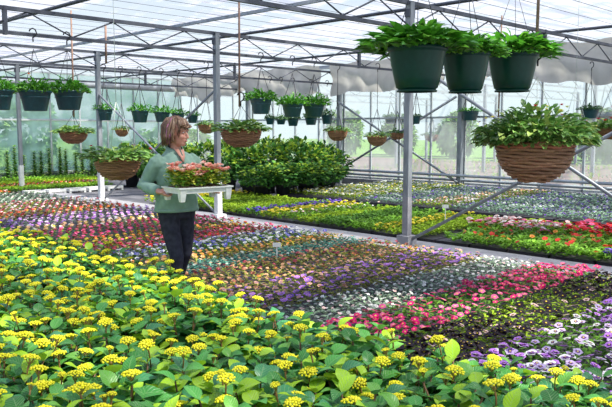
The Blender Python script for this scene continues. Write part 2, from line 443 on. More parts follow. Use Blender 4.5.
# brown drop pipes
for (px, Y, w_, zb, lab) in ((72, 11.5, 1, 1.75, 'thin brown pole dropping above the small left wicker basket'), (239, 9.5, 1, 1.85, 'thin brown pole dropping above the middle wicker basket'),
                        (536, 6.12, 1, 2.2, 'red brown pole above the big right wicker basket'), (500, 12.0, 1, 1.7, 'thin brown pole in front of the side glazing'), (106, 13.0, 0, 2.75, 'short brown rope hanging at the upper left')):
    q = at(px, 60, Y); b = MB(); b.tube([(q.x, Y, zb), (q.x + .01, Y, 3.45)], .014 if w_ else .02, 6)
    tag(b.build('hanging_pole', M['brown_pole']), lab, 'pole')

# ------------------------------------------------------------------ bedding
G = {'lime': (.34, .52, .03), 'green': (.13, .3, .035), 'mid': (.2, .42, .04), 'dark': (.04, .12, .03), 'grey': (.25, .36, .24), 'teal': (.12, .34, .26), 'teal2': (.27, .46, .3), 'olive': (.3, .33, .06)}
F = {'white': (.85, .85, .82), 'lavw': (.66, .52, .8), 'lav': (.56, .24, .78), 'violet': (.2, .09, .5), 'blue': (.1, .1, .5), 'mag': (.8, .01, .2), 'pink': (.88, .16, .36), 'pale': (.86, .58, .56),
     'red': (.62, .03, .03), 'orange': (.8, .3, .05), 'peach': (.72, .42, .24), 'yellow': (.85, .7, .06), 'black': (.02, .012, .02), 'brown': (.3, .09, .07), 'silver': (.55, .6, .55), 'crim': (.42, .04, .09), 'teal': (.2, .5, .42)}
def qleaf(out, p, ang, l, w, z1, col):
    c, s = math.cos(ang), math.sin(ang)
    out.append(([(p[0], p[1], p[2]), (p[0] + c * l * .5 - s * w, p[1] + s * l * .5 + c * w, p[2] + z1 * .8), (p[0] + c * l, p[1] + s * l, p[2] + z1 * .7), (p[0] + c * l * .5 + s * w, p[1] + s * l * .5 - c * w, p[2] + z1 * .8)], col))
def bloom_quads(p, r, col, eye, eye2=None, tilt=None):
    out = []; ti = tilt if tilt is not None else Euler((R.uniform(-.5, .5), R.uniform(-.5, .5), R.uniform(0, 6)))
    E = ti.to_matrix(); a0 = 0
    def T(q): return tuple(Vector(p) + E @ Vector(q))
    for i in range(5):
        a = a0 + i * 2 * PI / 5; da = .66
        k = R.uniform(.8, 1.1)
        out.append(([T((0, 0, 0)), T((r * .85 * math.cos(a - da), r * .85 * math.sin(a - da), r * .15)), T((r * 1.05 * math.cos(a), r * 1.05 * math.sin(a), r * .1)), T((r * .85 * math.cos(a + da), r * .85 * math.sin(a + da), r * .2))], tuple(c * k for c in col)))
    e = r * (.4 if eye2 else .27)
    out.append(([T((-e, -e * .7, r * .12)), T((e, -e * .7, r * .12)), T((e, e * .9, r * .12)), T((-e, e * .9, r * .12))], eye))
    if eye2:
        e = r * .16; out.append(([T((-e, -e, r * .18)), T((e, -e, r * .18)), T((e, e, r * .18)), T((-e, e, r * .18))], eye2))
    return out
def quads_to_arrays(q):
    V = np.array([v for f, c in q for v in f], np.float32).reshape(-1, 3)
    C = np.repeat(np.array([c for f, c in q], np.float32), 4, axis=0)
    return V, C
def arr_mesh(name, V, C, m):
    nq = len(V) // 4
    me = bpy.data.meshes.new(name)
    me.vertices.add(len(V)); me.vertices.foreach_set('co', V.astype(np.float32).ravel())
    me.loops.add(nq * 4); me.loops.foreach_set('vertex_index', np.arange(nq * 4, dtype=np.int32))
    me.polygons.add(nq); me.polygons.foreach_set('loop_start', np.arange(0, nq * 4, 4, dtype=np.int32)); me.polygons.foreach_set('loop_total', np.full(nq, 4, np.int32))
    ca = me.color_attributes.new('Col', 'FLOAT_COLOR', 'POINT')
    a = np.ones((len(V), 4), np.float32); a[:, :3] = C
    ca.data.foreach_set('color', a.ravel()); me.materials.append(m); me.update(calc_edges=True); me.validate()
    return me
def plantq(leafc, fl, eye, nleaf=8, nf=2, rl=.05, h=.06, rf=.022, eye2=None):
    q = []; lg = G[leafc]
    for i in range(nleaf):
        k = R.uniform(.65, 1.35); qleaf(q, (R.uniform(-.008, .008), R.uniform(-.008, .008), .005 + .7 * h * R.random()), i * 2.4 + R.random(), rl * R.uniform(.7, 1.2), rl * .28, h * R.uniform(.15, .5), tuple(c * k for c in lg))
    b = []
    for i in range(nf if nf == int(nf) else int(R.random() < nf * 2)):
        a = R.uniform(0, 6.3); rr = rl * .55 * (i > 0) * R.uniform(.5, 1)
        b.append(bloom_quads((rr * math.cos(a), rr * math.sin(a), h * R.uniform(.95, 1.3)), rf * R.uniform(.85, 1.15), F[R.choice(fl)], eye, eye2))
    return q, b

TYPES = {  # leaf, blooms, eye, nleaf, nbloom, leaf r, height, bloom r, eye2, spacing
    'purple_pansy': ('green', ['lav', 'lav', 'lavw', 'white'], (.12, .02, .2), 8, 3, .048, .075, .029, (.8, .65, .2), .1),
    'dark_pansy': ('lime', ['black', 'black', 'black', 'black', 'pale'], (.03, .01, .02), 7, 3, .045, .065, .03, (.8, .6, .04), .105),
    'magenta_primrose': ('green', ['mag', 'mag', 'pink'], (.8, .6, .15), 7, 3, .048, .075, .024, None, .1),
    'silver_plant': ('grey', ['silver', 'pale', 'white'], (.55, .5, .4), 8, 2, .045, .06, .017, None, .1),
    'violet_viola': ('olive', ['violet', 'violet', 'lav', 'peach'], (.3, .12, .5), 7, 2, .045, .065, .023, (.8, .6, .1), .1),
    'tan_viola': ('olive', ['peach', 'peach', 'brown', 'violet', 'orange'], (.6, .35, .1), 7, 2, .045, .06, .02, None, .1),
    'red_brown_plant': ('olive', ['crim', 'peach', 'brown', 'orange'], (.6, .3, .2), 7, 2, .045, .06, .02, None, .1),
    'teal_plant': ('teal', ['teal', 'silver', 'peach'], (.5, .6, .4), 9, 1, .045, .06, .02, None, .1),
    'yellow_viola': ('olive', ['yellow', 'orange', 'yellow', 'peach'], (.7, .4, .1), 8, 2, .045, .06, .021, None, .1),
    'blue_pansy': ('mid', ['blue', 'white', 'white', 'violet'], (.5, .5, .6), 7, 2, .045, .07, .026, None, .11),
    'crimson_primrose': ('olive', ['crim', 'pink', 'red', 'pale'], (.6, .2, .15), 6, 3, .045, .065, .022, None, .11),
    'orange_pansy': ('olive', ['orange', 'red', 'peach', 'yellow'], (.7, .4, .1), 6, 2, .045, .065, .022, None, .11),
    'pink_primrose': ('green', ['mag', 'pink', 'pink', 'crim'], (.6, .3, .3), 6, 3, .045, .065, .022, None, .12),
    'cream_pansy': ('olive', ['yellow', 'pale', 'white', 'peach'], (.8, .6, .3), 5, 3, .05, .065, .025, None, .13),
    'mauve_pansy': ('grey', ['lav', 'pale', 'lav', 'white'], (.6, .4, .6), 5, 3, .05, .065, .024, None, .13),
    'red_pansy': ('olive', ['red', 'crim', 'orange', 'pale'], (.6, .2, .1), 6, 3, .05, .065, .023, None, .13),
    'pale_pansy': ('olive', ['pale', 'pale', 'silver', 'white', 'crim'], (.6, .4, .4), 7, 3, .055, .065, .022, None, .14),
    'grey_green_plant': ('grey', ['silver', 'pale', 'brown'], (.3, .25, .2), 9, 1, .06, .065, .02, None, .15),
    'lime_foliage': ('lime', ['yellow'], (.4, .5, .05), 13, 0, .07, .1, .02, None, .12),
    'yellow_foliage': ('lime', ['yellow', 'yellow'], (.7, .7, .05), 12, 3, .06, .1, .026, None, .12),
    'green_foliage': ('mid', ['white'], (.3, .4, .1), 14, 0, .07, .11, .02, None, .12),
    'dark_foliage': ('green', ['white'], (.3, .4, .1), 14, 0, .07, .12, .02, None, .12),
    'white_geranium': ('mid', ['white', 'pale'], (.8, .8, .6), 12, 1, .07, .12, .026, None, .16),
    'pink_geranium': ('mid', ['pink', 'pale', 'white', 'red'], (.9, .6, .6), 12, 4, .07, .13, .036, None, .15),
    'red_geranium': ('mid', ['red', 'red', 'red', 'pink'], (.5, .02, .02), 12, 4, .07, .13, .038, None, .15),
    'geranium_leaf': ('mid', ['red', 'pink', 'orange'], (.5, .1, .02), 15, .12, .075, .12, .03, None, .13),
    'violet_lobelia': ('green', ['violet', 'blue', 'violet'], (.3, .2, .6), 8, 5, .06, .1, .024, None, .12),
    'silver_dotted': ('teal2', ['silver', 'silver', 'violet'], (.05, .03, .1), 8, 1, .045, .06, .022, None, .12),
    'purple_dotted': ('teal2', ['violet', 'silver', 'silver', 'black'], (.03, .02, .08), 8, 2, .05, .06, .02, None, .12),
    'peach_row': ('lime', ['pale', 'peach', 'white'], (.8, .6, .3), 8, 2, .05, .07, .024, None, .13),
    'white_row': ('lime', ['white', 'silver', 'yellow'], (.8, .8, .5), 8, 2, .05, .08, .026, None, .14),
    'brown_edge': ('dark', ['brown', 'red'], (.2, .03, .05), 7, 1, .05, .06, .02, None, .12),
}
TQ = {}
for nme, t in TYPES.items():
    TQ[nme] = [plantq(t[0], t[1], t[2], t[3], t[4], t[5], t[6], t[7], t[8]) for _ in range(6)]
TM = {}
for nme, vs in TQ.items():
    TM[nme] = []
    for q, b in vs:
        V, C = quads_to_arrays(q + [x for bb in b for x in bb])
        if TYPES[nme][0] is None: pass
        TM[nme].append((V, C))

def seen(X, Y, m=.1):
    return Y > 1 and abs(X) < (.4372 + m) * Y + .1
# (v0, v1, w0, w1, type) ; bands run across the bed
def edge_v(w): return float(np.interp(w, [1.0, 1.4, 1.7, 2.0, 3.0, 3.8, 4.8, 7.0, 8.0], [3.6, 3.4, 3.15, 3.02, 3.02, 3.1, 3.3, 3.4, 3.2]))
B1 = [(-1, 2.25, 'purple_pansy'), (2.25, 2.8, 'dark_pansy'), (2.8, 3.42, 'magenta_primrose'), (3.42, 4.1, 'silver_plant'), (4.1, 4.85, 'violet_viola'), (4.85, 5.35, 'tan_viola'), (5.35, 5.8, 'red_brown_plant'),
      (5.8, 6.25, 'teal_plant'), (6.25, 6.6, 'yellow_viola'), (6.6, 7.3, 'blue_pansy'), (7.3, 8.0, 'crimson_primrose'), (8.0, 8.5, 'orange_pansy'), (8.5, 9.6, 'pink_primrose'), (9.6, 10.1, 'cream_pansy'),
      (10.1, 11.3, 'mauve_pansy'), (11.3, 12.1, 'red_pansy'), (12.1, 13.9, 'pale_pansy'), (13.9, 16.2, 'grey_green_plant')]
B2 = [(.5, 3.15, 'violet_lobelia'), (5.6, 6.15, 'lime_foliage'), (6.15, 6.5, 'yellow_foliage'), (6.5, 7.1, 'green_foliage'), (7.1, 7.7, 'dark_foliage'),
      (7.7, 8.1, 'lime_foliage'), (8.1, 8.6, 'white_geranium'), (8.6, 9.0, 'yellow_foliage'), (9.0, 9.3, 'violet_lobelia'), (9.3, 9.6, 'green_foliage'), (9.6, 11.8, 'lime_foliage'), (11.8, 12.6, 'yellow_foliage')]
B3 = [(2.8, 4.0, 'silver_dotted'), (4.0, 5.9, 'purple_dotted'), (5.9, 7.0, 'silver_dotted'), (7.0, 7.9, 'peach_row'), (7.9, 9.2, 'silver_dotted'), (9.2, 11.4, 'white_row')]
BEDS = [('front', B1, lambda w: edge_v(w), lambda w: 7.05, 0.02), ('middle', B2, lambda w: 7.86, lambda w: 10.15, 0.02), ('far', B3, lambda w: 10.6, lambda w: 14.75, .1)]
LEFT = [(16.0, 16.8, 'red_pansy', 3.5, 6.6), (3.15, 4.3, 'red_geranium', 9.15, 10.2), (3.15, 4.3, 'geranium_leaf', 7.85, 9.15), (4.3, 5.6, 'pink_geranium', 8.9, 9.8), (4.3, 5.3, 'lime_foliage', 9.8, 10.2), (4.3, 5.3, 'geranium_leaf', 7.85, 8.9), (16.75, 17.0, 'green_foliage', 2.5, 9.5), (17.0, 17.7, 'lime_foliage', 1.5, 9.5), (17.7, 18.6, 'red_pansy', 1.5, 9.8), (18.6, 19.6, 'lime_foliage', 1.5, 10.5), (19.6, 20.6, 'green_foliage', 1.5, 10.5), (12.0, 13.0, 'yellow_foliage', 8.9, 10.0)]
INDIV = {'purple_pansy': 230, 'dark_pansy': 170, 'magenta_primrose': 170, 'violet_viola': 90, 'tan_viola': 70, 'blue_pansy': 60, 'crimson_primrose': 60, 'pink_geranium': 50, 'red_geranium': 40, 'yellow_viola': 50, 'silver_plant': 60, 'red_brown_plant': 60, 'teal_plant': 50}
DESC = {'purple_pansy': 'small pansy with pale purple and white faces in the bed at lower right', 'dark_pansy': 'small pansy with near black faces and yellow specks behind the purple pansies',
        'magenta_primrose': 'small magenta pink flowering plant in the band behind the black pansies', 'violet_viola': 'small violet flowered plant in the band left of the silvery plants',
        'tan_viola': 'small tan and peach flowered plant between the violet rows and teal rows', 'blue_pansy': 'small blue and white pansy in the band behind the label stake',
        'crimson_primrose': 'small crimson flowered plant in the band right of the woman', 'pink_geranium': 'pink and white flowering plant in the green bed beyond the path',
        'red_geranium': 'bright red flowering plant at the right of the bed beyond the path', 'yellow_viola': 'small yellow and orange flowered plant in the band before the blue pansies', 'silver_plant': 'small silvery white plant in the band behind the magenta flowers',
        'red_brown_plant': 'small red brown flowered plant in front of the teal rows', 'teal_plant': 'small blue green leaved plant in the teal rows'}
points = {}
def scatter(nme, v0f, v1f, w0, w1, z):
    sp = TYPES[nme][9]; w = w0 + sp / 2; r = 0
    while w < w1:
        v0, v1 = v0f(w), v1f(w); v = v0 + (sp / 2 if r % 2 else 0)
        while v < v1:
            jv, jw = v + R.uniform(-.07, .07) * sp, w + R.uniform(-.07, .07) * sp
            # ragged band edges
            p = P(jv, jw, z)
            if seen(p.x, p.y): points.setdefault(nme, []).append((p.x, p.y, z))
            v += sp
        w += sp * .93; r += 1
for bn, bands, f0, f1, z in BEDS:
    for w0, w1, nme in bands: scatter(nme, f0, f1, w0, w1, z + .035)
for w0, w1, nme, v0, v1 in LEFT: scatter(nme, lambda w: v0, lambda w: v1, w0, w1, .055)

def inst_arrays(nme, pts):
    Vs, Cs = [], []
    pts = np.array(pts, np.float32); var = NR.integers(0, 6, len(pts)); an = NR.random(len(pts)) * 2 * PI; sc = NR.uniform(.85, 1.2, len(pts))
    for k in range(6):
        idx = np.where(var == k)[0]
        if not len(idx): continue
        V, C = TM[nme][k]; c, s = np.cos(an[idx])[:, None], np.sin(an[idx])[:, None]; q = sc[idx][:, None]
        X = (V[:, 0] * c - V[:, 1] * s) * q + pts[idx, 0:1]; Y = (V[:, 0] * s + V[:, 1] * c) * q + pts[idx, 1:2]; Z = V[:, 2] * q + pts[idx, 2:3]
        Vs.append(np.stack([X, Y, Z], -1).reshape(-1, 3)); Cs.append((C[None] * NR.uniform(.8, 1.2, (len(idx), 1, 1))).reshape(-1, 3))
    return np.concatenate(Vs), np.concatenate(Cs)
for nme, pts in points.items():
    # nearest in the picture first
    pts.sort(key=lambda p: p[0] ** 2 + p[1] ** 2)
    k = INDIV.get(nme, 0)
    inview = [p for p in pts if abs(p[0]) < .43 * p[1]]
    ind = set(inview[:k]); rest = [p for p in pts if p not in ind]
    if k:
        parted = nme in ('purple_pansy', 'magenta_primrose', 'dark_pansy', 'red_geranium', 'pink_geranium')
        meshes = []
        for q, b in TQ[nme]:
            if parted:
                meshes.append((arr_mesh(nme, *quads_to_arrays(q), M['plant']), [arr_mesh('bloom', *quads_to_arrays(x), M['plant']) for x in b]))
            else:
                V, C = quads_to_arrays(q + [x for bb in b for x in bb]); meshes.append((arr_mesh(nme, V, C, M['plant']), []))
        for i, p in enumerate(p for p in inview[:k]):
            me, bl = R.choice(meshes); s = R.uniform(.9, 1.2)
            o = link(nme, me, None, p, (0, 0, R.uniform(0, 6.3))); o.scale = (s, s, s)
            tag(o, DESC[nme], 'bedding plant', nme.replace('_', ' ') + ' plants in their band')
            if i < 90:
                for x in bl: link('bloom', x, o)
            elif bl:
                o.data = o.data if False else o.data
                for x in bl[:1]: link('bloom', x, o)
    if rest:
        V, C = inst_arrays(nme, rest)
        o = link(nme + '_bedding', arr_mesh(nme + '_bedding', V, C, M['plant'])); tag(o, 'dense rows of ' + nme.replace('_', ' ') + ' seedlings in black trays', 'bedding plants', kind='stuff')
# trays under the plants: one cellular mat per bed
def traymat(name, v0f, v1f, w0, w1, z, label):
    g = MB(); s = .55; w = w0
    while w < w1 - .05:
        v0, v1 = v0f(w), v1f(w); v = v0
        while v < v1:
            l = min(.34, v1 - v); d = min(.53, w1 - w)
            c = P(v + l / 2, w + d / 2, 0)
            if seen(c.x, c.y, .06):
                Mx = Matrix.Translation(c) @ Matrix.Rotation(PI / 4, 4, 'Z')
                g.box((0, 0, z / 2), (l - .015, d - .015, z), Mx)
            v += .345
        w += s
    o = g.build(name, M['tray'], smooth=False); tag(o, label, 'trays', kind='stuff')
traymat('plant_trays', lambda w: edge_v(w), lambda w: 7.05, -1, 16.2, .05, 'black cell trays packed edge to edge in the front bed')
traymat('plant_trays', lambda w: 7.9, lambda w: 10.15, .5, 12.2, .05, 'black cell trays in the bed beyond the path')
traymat('plant_trays', lambda w: 10.5, lambda w: 14.75, 2.8, 11.4, .14, 'dark edged cell trays in the bed along the glazing')
traymat('plant_trays', lambda w: 1.5, lambda w: 10, 16.75, 20.6, .05, 'cell trays in the far left bed')

# ------------------------------------------------------------------ hydrangeas in front
def budhead(rad, seed):
    r = random.Random(seed); b = MB(); n = 34
    b.tube([(0, 0, -.12), (.004, 0, -.05), (0, 0, -.004)], [.0035, .0035, .004], 6, m=0, col=(.3, .16, .06))
    for i in range(7):
        a = i * 2 * PI / 7; b.tube([(0, 0, -.03), (rad * .6 * math.cos(a), rad * .6 * math.sin(a), 0)], .002, 4, m=0, col=(.35, .3, .06), cap=False)
    for i in range(n):
        t = math.sqrt((i + .5) / n); a = i * 2.39996
        rr = rad * t; z = rad * .34 * (1 - t * t) + r.uniform(-.002, .002); s = rad * r.uniform(.13, .19)
        k = r.uniform(.8, 1.15)
        b.ell((rr * math.cos(a), rr * math.sin(a), z), (s, s, s * .8), 6, 4, 0, (.86 * k, .80 * k, .015 + .03 * r.random()))
    return b.mesh('flower_head', [M['bud']])
M['bud'] = leafmat('bud', .55, .15, False, .3)
heads = [budhead(R.uniform(.026, .037), i) for i in range(5)]
budsmall = [budhead(.018, 20 + i) for i in range(2)]

def hyd_foliage(seed, young=.18):
    r = random.Random(seed); b = MB(); tips = []
    n = r.randint(6, 8)
    for i in range(n):
        a = i * 2 * PI / (n - 1) + r.uniform(-.3, .3); rad = 0 if i == n - 1 else r.uniform(.07, .13); h = r.uniform(.30, .40)
        tip = Vector((rad * math.cos(a), rad * math.sin(a), h)); base = Vector((rad * .2 * math.cos(a), rad * .2 * math.sin(a), .14))
        b.tube([base, (base + tip) / 2 + Vector((0, 0, .02)), tip], .004, 5, m=1, col=(.2, .12, .05)); tips.append(tip)
        rot = r.uniform(0, 3.1)
        for lv in range(4):                                   # opposite pairs, small at the top
            t = 1 - lv * .22; q = base.lerp(tip, t)
            for sgn in (0, 1):
                an = rot + sgn * PI + lv * PI / 2 + r.uniform(-.25, .25)
                l = (.09, .135, .16, .15)[lv] * r.uniform(.85, 1.2); el = (.55, .3, .08, -.1)[lv] + r.uniform(-.25, .25)
                d = Vector((math.cos(an) * math.cos(el), math.sin(an) * math.cos(el), math.sin(el)))
                Mx = Matrix.Translation(q) @ frame(d) @ Matrix.Rotation(r.uniform(-.35, .35), 4, 'X')
                if r.random() < (young if lv else young * 2.6): c = (.34, .58, .02)
                else: c = r.choice([(.06, .27, .045), (.035, .19, .03), (.09, .35, .055), (.05, .25, .095), (.14, .4, .05)])
                k = r.uniform(.8, 1.2)
                b.leaf(Mx, l, l * r.uniform(.58, .7), r.uniform(.2, .5), r.uniform(.2, .8), 6, 0, tuple(x * k for x in c))
    return b.mesh('foliage', [M['leaf'], M['stem']]), tips
variants = [hyd_foliage(40 + i, (.06, .1, .18, .08, .25, .12)[i]) for i in range(6)]
pb = MB(); pb.lathe([(.0, 0), (.065, 0), (.085, .13), (.09, .13), (.09, .15), (.08, .15), (.078, .13), (0, .13)], 20)
potmesh = pb.mesh('pot', [M['pot_black']])
hyd = []
w = -1.6; row = 0
while w < 8.4:
    v = edge_v(w) - .26
    j = 0
    while v > -6:
        p = P(v + R.uniform(-.03, .03), w + R.uniform(-.03, .03))
        if p.y > 1.75 and abs(p.x) < .5 * p.y + .2: hyd.append((p.x, p.y, j, w))
        v -= .245; j += 1
    w += .245; row += 1
nh = 0
for (x, y, j, w) in hyd:
    # the woman stands in a small gap
    if (x + 1.09) ** 2 + (y - 6.05) ** 2 < .24 ** 2: continue
    me, tips = variants[R.randrange(6)]
    s = R.uniform(.98, 1.16)
    o = empty('hydrangea_plant', (x, y, 0), R.uniform(0, 6.3)); o.scale = (s, s, s)
    if j == 0:
        lab = ('leafy budding hydrangea at the bed edge beside the ' + ('purple pansies' if w < 2.3 else 'black pansies' if w < 2.8 else 'magenta flowers' if w < 3.5 else 'violet flowers' if w < 5.2 else 'yellow and blue flowers' if w < 7.3 else 'crimson flowers')); gr = lab.replace('leafy budding hydrangea', 'hydrangeas')
    elif y < 3.1:
        lab = 'big leaved budding hydrangea closest to the front, ' + ('at its left end' if x < -.45 else 'in the middle of the row' if x < .4 else 'at its right end'); gr = 'front row hydrangeas ' + ('left' if x < -.45 else 'middle' if x < .4 else 'right')
    elif y < 4.4:
        lab = 'green hydrangea with yellow buds standing behind the closest row, ' + ('left of centre' if x < -.3 else 'right of centre'); gr = 'second zone hydrangeas ' + ('left' if x < -.3 else 'right')
    else:
        lab = 'green hydrangea with yellow buds in the far left part of the mass' if x < -1.3 else 'green hydrangea with yellow buds in front of the woman'; gr = 'far hydrangeas ' + ('left' if x < -1.3 else 'near the woman')
    tag(o, lab, 'potted plant', gr)
    link('foliage', me, o); link('pot', potmesh, o)
    tt = list(tips); R.shuffle(tt); nf = R.choice([2, 2, 3, 3, 4]) if y < 4.2 else R.choice([3, 3, 4])
    for i, t in enumerate(tt[:nf]):
        hd = R.choice(heads) if i < nf - 1 or R.random() < .5 else R.choice(budsmall)
        link('flower_head', hd, o, (t.x, t.y, t.z + R.uniform(.045, .085)), (R.uniform(-.25, .25), R.uniform(-.25, .25), R.uniform(0, 6)))
    nh += 1
print('hydrangeas', nh)

# ------------------------------------------------------------------ potted shrubs by the glazing
def crown(seed, rx, rz, n, ls, cols, zc=0, flat=.6, topc=None):
    r = random.Random(seed); b = MB()
    for i in range(n):
        u = r.uniform(-1, 1); a = r.uniform(0, 2 * PI); k = r.uniform(.55, 1.0) ** .5
        bumps = 1 + .14 * math.sin(3 * a + seed) + .1 * math.sin(5 * a + u * 4)
        d = Vector((math.sqrt(1 - u * u) * math.cos(a), math.sqrt(1 - u * u) * math.sin(a), u))
        p = Vector((d.x * rx * k * bumps, d.y * rx * k * bumps, zc + d.z * rz * k * bumps))
        dd = (d + Vector((r.uniform(-.7, .7), r.uniform(-.7, .7), r.uniform(-.2, .5)))).normalized()
        c = r.choice(cols); kk = r.uniform(.7, 1.25)
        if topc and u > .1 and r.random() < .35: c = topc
        l = ls * r.uniform(.7, 1.25)
        b.leaf(Matrix.Translation(p) @ frame(dd) @ Matrix.Rotation(r.uniform(-.8, .8), 4, 'X'), l, l * .6, .35, .6, 3, 0, tuple(x * kk for x in c), cols=3)
    return b
shg = [(.05, .17, .03), (.08, .24, .04), (.13, .33, .05), (.03, .11, .025)]
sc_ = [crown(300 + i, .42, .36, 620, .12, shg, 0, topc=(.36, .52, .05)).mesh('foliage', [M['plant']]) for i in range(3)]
pb = MB(); pb.lathe([(0, 0), (.16, 0), (.19, .3), (.205, .3), (.205, .34), (.185, .34), (.18, .31), (0, .3)], 24)
bigpot = pb.mesh('pot', [M['pot_black']])
shr = [(262, 15.4, .72, 1), (284, 15.5, .75, 1), (306, 15.9, .75, 1), (326, 16.4, .74, 1), (228, 16.9, 1.0, 2), (249, 17.0, 1.05, 2), (268, 17.2, 1.15, 2), (290, 17.3, 1.15, 2), (312, 17.7, 1.1, 2), (329, 18.2, 1.0, 2),
       (132, 19.0, 1.05, 3), (150, 18.8, 1.1, 3), (180, 18.7, 1.1, 3), (205, 18.6, 1.12, 3), (226, 18.8, 1.15, 3), (246, 19.0, 1.2, 3), (272, 19.2, 1.22, 3), (298, 19.4, 1.22, 3), (322, 19.6, 1.1, 3)]
for i, (px, Y, h, rw) in enumerate(shr):
    x = (px - 306) / FPX * Y
    o = empty('potted_shrub', (x, Y, 0), R.uniform(0, 6))
    lab = {1: 'low dark green shrub in the front row of the shrub group before the glazing', 2: 'leafy dark green shrub in a black pot, middle row of the shrub group', 3: 'tall dark green shrub in the back row of the shrub group'}[rw]
    if px < 160: lab = 'dark green shrub visible to the left of the woman, below the wicker basket'
    if px in (228, 249): lab = 'dark green shrub in a large exposed black pot right of the tray post'
    tag(o, lab, 'shrub', lab.replace('dark green shrub', 'shrubs'))
    link('pot', bigpot, o)
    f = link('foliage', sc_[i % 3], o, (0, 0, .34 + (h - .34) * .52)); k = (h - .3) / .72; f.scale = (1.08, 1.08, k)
    b = MB(); b.tube([(0, 0, .3), (.02, .01, h - .35)], .015, 6); b.build('trunk', M['bark'], o)

# tall staked plants in front of the end wall
def spire(seed):
    r = random.Random(seed); b = MB(); b.tube([(0, 0, 0), (0, 0, .95)], .008, 5, m=1)
    for i in range(110):
        z = .06 + .9 * i / 110; a = i * 2.4
        l = .2 * (1.15 - .55 * z) * r.uniform(.8, 1.2)
        c = r.choice([(.14, .34, .06), (.09, .24, .04), (.3, .46, .1)])
        b.leaf(Matrix.Translation((0, 0, z)) @ frame((math.cos(a), math.sin(a), .5)), l, l * .5, .3, .7, 3, 0, c, cols=3)
        if i % 7 == 0: b.ell((.05 * math.cos(a + 1), .05 * math.sin(a + 1), z), (.018, .018, .018), 6, 4, 0, (.8, .8, .75))
    return b.mesh('staked_plant', [M['plant'], M['bark']])
sps = [spire(i) for i in range(3)]
for i in range(40):
    v = 5.0 + i * .27
    p = P(v, 21.2 + R.uniform(-.15, .15), 0)
    o = link('staked_plant', sps[i % 3], None, p, (0, 0, R.uniform(0, 6))); s = R.uniform(.8, 1.12); o.scale = (1, 1, s)
    tag(o, 'tall slim green plant in the row along the far end wall', 'plant', 'tall slim plants along the end wall')

# shallow white crates on the grey floor at the left
for i in range(5):
    p = P(7.15 + i * .52, 16.3, 0); o = empty('white_crate', p, PI / 4)
    tag(o, 'shallow white crate on the grey floor, ' + ['leftmost of the five', 'second from the left', 'middle one of the five', 'second from the right', 'rightmost of the five'][i], 'crate', 'shallow white crates')
    b = MB(); W_, D_ = .42, .3
    for (c, d) in (((0, -D_ / 2, .08), (W_, .02, .06)), ((0, D_ / 2, .08), (W_, .02, .06)), ((-W_ / 2, 0, .08), (.02, D_, .06)), ((W_ / 2, 0, .08), (.02, D_, .06)), ((0, 0, .055), (W_, D_, .01))): b.box(c, d)
    for sx in (-1, 1):
        for sy in (-1, 1): b.box((sx * (W_ / 2 - .02), sy * (D_ / 2 - .02), .04), (.05, .05, .08))
    b.build('body', M['white_plastic'], o, smooth=False)
    b = MB(); b.box((0, 0, .075), (W_ - .04, D_ - .04, .03)); b.build('soil', M['tray'], o, smooth=False)

# label stakes
for px, pyb, h, lab in ((277, 262, .2, 'white T shaped label stake standing among the teal and yellow rows'), (445, 230, .36, 'tall white label stake in the lime green bed beyond the path')):
    p = on(px, pyb, .03); o = empty('label_stake', p, -.1); tag(o, lab, 'label stake')
    b = MB(); b.box((0, 0, h / 2), (.012, .006, h)); b.build('stake', M['stake'], o, smooth=False)
    b = MB(); b.box((0, -.004, h), (.095, .006, .05), Matrix.Rotation(-.25, 4, 'X') if False else None); b.build('label_plate', M['stake'], o, smooth=False)

# ------------------------------------------------------------------ hanging baskets
def potfoliage(seed, rx, n, ls, style, flowers=None):
    r = random.Random(seed); b = MB()
    pal = {'lush': [(.07, .27, .02), (.1, .36, .025), (.05, .2, .02), (.16, .42, .04)], 'mix': [(.12, .28, .05), (.2, .38, .08), (.08, .2, .04), (.3, .42, .1)], 'sparse': [(.06, .16, .04), (.1, .22, .06)]}[style]
    for i in range(n):
        a = r.uniform(0, 2 * PI); t = math.sqrt(r.random()); h = r.uniform(.0, 1.0)
        hz = rx * (.62 if style != 'lush' else .52) * (1 - .6 * t * t) * (1 + .25 * math.sin(3 * a + seed))
        p = Vector((rx * .92 * t * math.cos(a), rx * .92 * t * math.sin(a), hz * h * .75 - (.05 * rx if t > .9 and style != 'mix' else 0)))
        el = r.uniform(.1, 1.2) * (1.15 - t * .8)
        if t > .85 and style == 'mix': el -= .25
        d = Vector((math.cos(a + r.uniform(-.7, .7)) * math.cos(el), math.sin(a + r.uniform(-.7, .7)) * math.cos(el), math.sin(el)))
        l = ls * r.uniform(.7, 1.3); k = r.uniform(.75, 1.25)
        b.leaf(Matrix.Translation(p) @ frame(d) @ Matrix.Rotation(r.uniform(-.5, .5), 4, 'X'), l, l * (.42 if style == 'lush' else .6), .35, .5, 4, 0, tuple(c * k for c in r.choice(pal)), cols=3)
    fb = None
    if flowers:
        fb = []
        for i in range(flowers[1]):
            a = r.uniform(0, 2 * PI); t = r.uniform(.4, 1.0)
            p = Vector((rx * t * math.cos(a), rx * t * math.sin(a), rx * .55 * (1 - .6 * t * t) + .02)); q = MB()
            c = r.choice(flowers[0])
            for j in range(9):
                a2 = j * 2.4; d = Vector((math.cos(a2), math.sin(a2), r.uniform(.1, 1))); q.leaf(frame(d), flowers[2] * r.uniform(.7, 1.1), flowers[2] * .6, .2, .3, 2, 0, c, cols=3)
            fb.append((p, q.mesh('bloom', [M['plant']])))
    return b.mesh('foliage', [M['potleaf']]), fb
fol = {}
def folget(style, q, flowers, key):
    k = (style, q, key)
    if k not in fol:
        n, ls = {0: (620, .42), 1: (480, .27), 2: (220, .3), 3: (2000, .16)}[q]
        fol[k] = potfoliage(len(fol) * 7 + 3, 1.15, n, ls, style, flowers)
    return fol[k]
